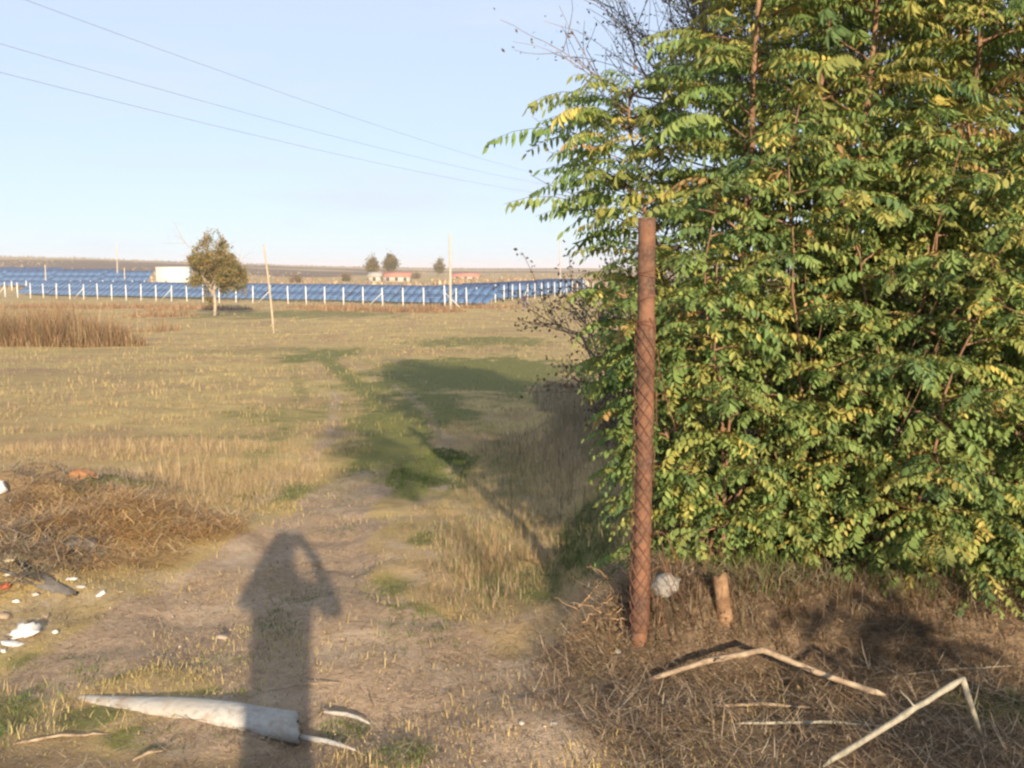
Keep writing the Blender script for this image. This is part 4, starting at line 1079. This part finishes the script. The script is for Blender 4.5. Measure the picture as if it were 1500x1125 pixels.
lump('paper_scrap', at(81, 928), (.016, .012, .012), 'tiny white scrap right of the crumpled bag', 'scrap', M_PLASTIC, 10, .4)
lump('paper_scrap', at(6, 905), (.035, .03, .015), 'dull yellowish scrap at left edge beside the bag', 'scrap', M_STICK, 12, .5)
lump('plastic_scrap', at(147, 872), (.035, .02, .012), 'pale bluish plastic scrap right of the dark tarp', 'scrap', M_PLASTIC, 13, .5)
lump('red_scrap', at(8, 862), (.03, .025, .02), 'red brick coloured scrap at the left edge', 'scrap', M_RED, 14, .4)
lump('white_sack', at(2, 722), (.04, .04, .07), 'small whitish sack at left edge behind the heap', 'bag', M_PLASTIC, 15, .4)
lump('clod', at(122, 706, -.03), (.13, .10, .07), 'reddish earth clod on top of the rubbish heap', 'clod', mat_two('red_earth', (.28, .13, .06), (.40, .21, .10), 12, .95, .6), 16, .35)
lump('pale_pebble', at(905, 957), (.016, .014, .012), 'small white pebble left of the post foot', 'stone', M_CONC, 17, .3)
lump('pale_pebble', at(812, 1062), (.014, .012, .009), 'small pale pebble on the track below post', 'stone', M_CONC, 18, .3)
lump('pale_pebble', at(764, 1061), (.012, .010, .009), 'small pale pebble at middle of the lower track', 'stone', M_CONC, 19, .3)
lump('clod', at(325, 935), (.03, .022, .012), 'grey dirt clod on the track left of the shadow', 'clod', mat_two('grey_earth', (.22, .18, .14), (.34, .28, .22), 12, .95, .6), 20, .35)
# dark block and torn tarp
p = at(120, 800, .03)
o = link('dark_block', MB().box((0, 0, 0), (.155, .09, .06)).mesh('dark_block'), M_DARK); o.location = p; o.rotation_euler = (.2, .05, .12)
o.modifiers.new('b', 'BEVEL').width = .008
tag(o, 'dark grey broken block lying on the straw heap', 'block')
P = [at(px, py, .02) for px, py in ((-20, 818), (20, 832), (60, 846), (95, 858), (112, 868))]
V = []; Q = []
for k, q in enumerate(P):
    wd_ = (.05, .07, .05, .04, .012)[k]
    for j in range(4):
        V.append(q + np.array([.15 * (j / 3 - .5) * wd_ * 5, (j / 3 - .5) * wd_ * 2.0, -.02 + .03 * math.sin(j * 2.1 + k * 1.7)]))
for k in range(len(P) - 1):
    for j in range(3): Q.append((k * 4 + j, k * 4 + j + 1, (k + 1) * 4 + j + 1, (k + 1) * 4 + j))
V = np.array(V); b0 = V[0].copy()
o = link('torn_tarp', MB().add(V - b0, None, Q).mesh('torn_tarp', True), M_DARK); o.location = b0
md = o.modifiers.new('s', 'SOLIDIFY'); md.thickness = .006
tag(o, 'torn dark grey tarp strip on the lower rubbish heap', 'tarp')

# broken stake
p = at(1062, 905)
b = MB(); t = np.linspace(0, 1, 7); tp_ = at_y(1054, 843, p[1] + .02)
P = np.array([[0, 0, -.06]] + [list((tp_ - p) * q) for q in t])
b.tube(P, [.036, .034, .033, .035, .032, .031, .033, .029], 9)
V = b.V[0]
top = V[:, 2] > (tp_ - p)[2] * .93
V[top, 2] += rng.uniform(-.03, .025, top.sum())
o = link('wooden_stake', b.mesh('wooden_stake'), mat_two('stake_wood', (.14, .08, .045), (.30, .19, .11), 18, .9, .6)); o.location = p
tag(o, 'short broken wooden stake leaning on the bank edge', 'stake')

# roots and dead stalks on the mound left of the post
rt = empty('root_clump', at(870, 900), 'tangle of pale dry roots on the mound left of post', 'roots')
r0 = np.array(rt.location)
for k in range(22):
    s0 = at(rng.uniform(842, 918), rng.uniform(850, 912), .02); L_ = rng.uniform(.05, .2); a0 = rng.uniform(0, 6.28)
    t = np.linspace(0, 1, 9)
    P = s0 + np.stack([L_ * t * math.cos(a0), L_ * t * math.sin(a0) * .6, rng.uniform(-.3, .5) * L_ * t], -1) + rng.normal(0, .006, (9, 3)).cumsum(0)
    P[:, 2] = np.maximum(P[:, 2], H(P[:, 0], P[:, 1]) + .004)
    MB().tube(P - r0, np.linspace(.005, .0018, 9) * rng.uniform(.5, 1.3), 5, np.array((.36, .24, .14)) * rng.uniform(.4, 1.3)).build('root', M_ATTR, rt, True)

# grit: small clods and stones lying on the bare soil
ng_ = 9000
x, y = polar(ng_, 2.7, 9, .4, -36, 30)
dd, gg, ll = masks(x, y); kp = rng.random(ng_) < np.clip(.12 + dd, 0, 1) * (1 - .7 * gg)
x, y = x[kp], y[kp]; n = len(x)
sz = .002 + .009 * rng.random(n) ** 5
oc = np.array([[1, 0, 0], [0, 1, 0], [-1, 0, 0], [0, -1, 0], [0, 0, .75], [0, 0, -.4]])
V = oc[None] * rng.uniform(.6, 1.3, (n, 6, 1)) * sz[:, None, None]
an = rng.uniform(0, 6.28, n); ca, sa = np.cos(an)[:, None], np.sin(an)[:, None]
V = np.stack([V[..., 0] * ca - V[..., 1] * sa + x[:, None], V[..., 0] * sa + V[..., 1] * ca + y[:, None], V[..., 2] + (H(x, y) + .001)[:, None]], -1)
F = np.array([[0, 1, 4], [1, 2, 4], [2, 3, 4], [3, 0, 4], [1, 0, 5], [2, 1, 5], [3, 2, 5], [0, 3, 5]])
T = (np.arange(n)[:, None, None] * 6 + F[None]).reshape(-1, 3)
cc = np.array([[.30, .22, .15], [.22, .16, .11], [.38, .31, .24], [.17, .12, .085]])[rng.integers(0, 4, n)] * rng.uniform(.8, 1.15, (n, 1))
tag(link('soil_grit', make_mesh('soil_grit', V.reshape(-1, 3), [T], np.repeat(cc, 6, 0)), M_ATTR), 'small clods and grit on the bare dirt track', 'grit', None, 'stuff')

# more scraps half buried over the lower heap
r = np.random.default_rng(77)
SCR = [(14, 842, 'tiny white scrap on the torn tarp'), (52, 872, 'small pale scrap below the torn tarp'), (66, 905, 'brown paper scrap above the crumpled bag'), (4, 955, 'white scrap at left edge below the bag'), (118, 862, 'grey scrap at right end of the tarp'), (42, 800, 'dull scrap above the torn tarp'), (176, 868, 'small pale scrap where heap meets the track'), (212, 752, 'pinkish scrap on top of the straw heap')]
for k, (px, py, lb) in enumerate(SCR):
    lump('rubbish_scrap', at(px, py), (r.uniform(.015, .035), r.uniform(.012, .025), r.uniform(.006, .014)), lb, 'scrap', (M_PLASTIC, M_CONC, M_STICK, M_PLASTIC, M_CONC, M_CONC, M_STICK, M_RED)[k], 90 + k, .6, group='scraps on the rubbish heap', rz=r.uniform(0, 3), crease=3)

# ------------------------------------------------------------------ evening haze over the whole plain
hz = MB().box((0, 2300, 4.5), (6600, 5800, 21.0)).mesh('haze')
mh = bpy.data.materials.new('haze'); mh.use_nodes = True
mh.node_tree.nodes.remove(mh.node_tree.nodes['Principled BSDF'])
pv = mh.node_tree.nodes.new('ShaderNodeVolumePrincipled'); pv.inputs['Color'].default_value = (.94, .92, 1.0, 1); pv.inputs['Density'].default_value = 0.00055; pv.inputs['Anisotropy'].default_value = 0.0
mh.node_tree.links.new(pv.outputs[0], mh.node_tree.nodes['Material Output'].inputs['Volume'])
hzo = link('haze', hz, mh)
tag(hzo, 'thin pale evening haze over the plain', None, None, 'stuff')
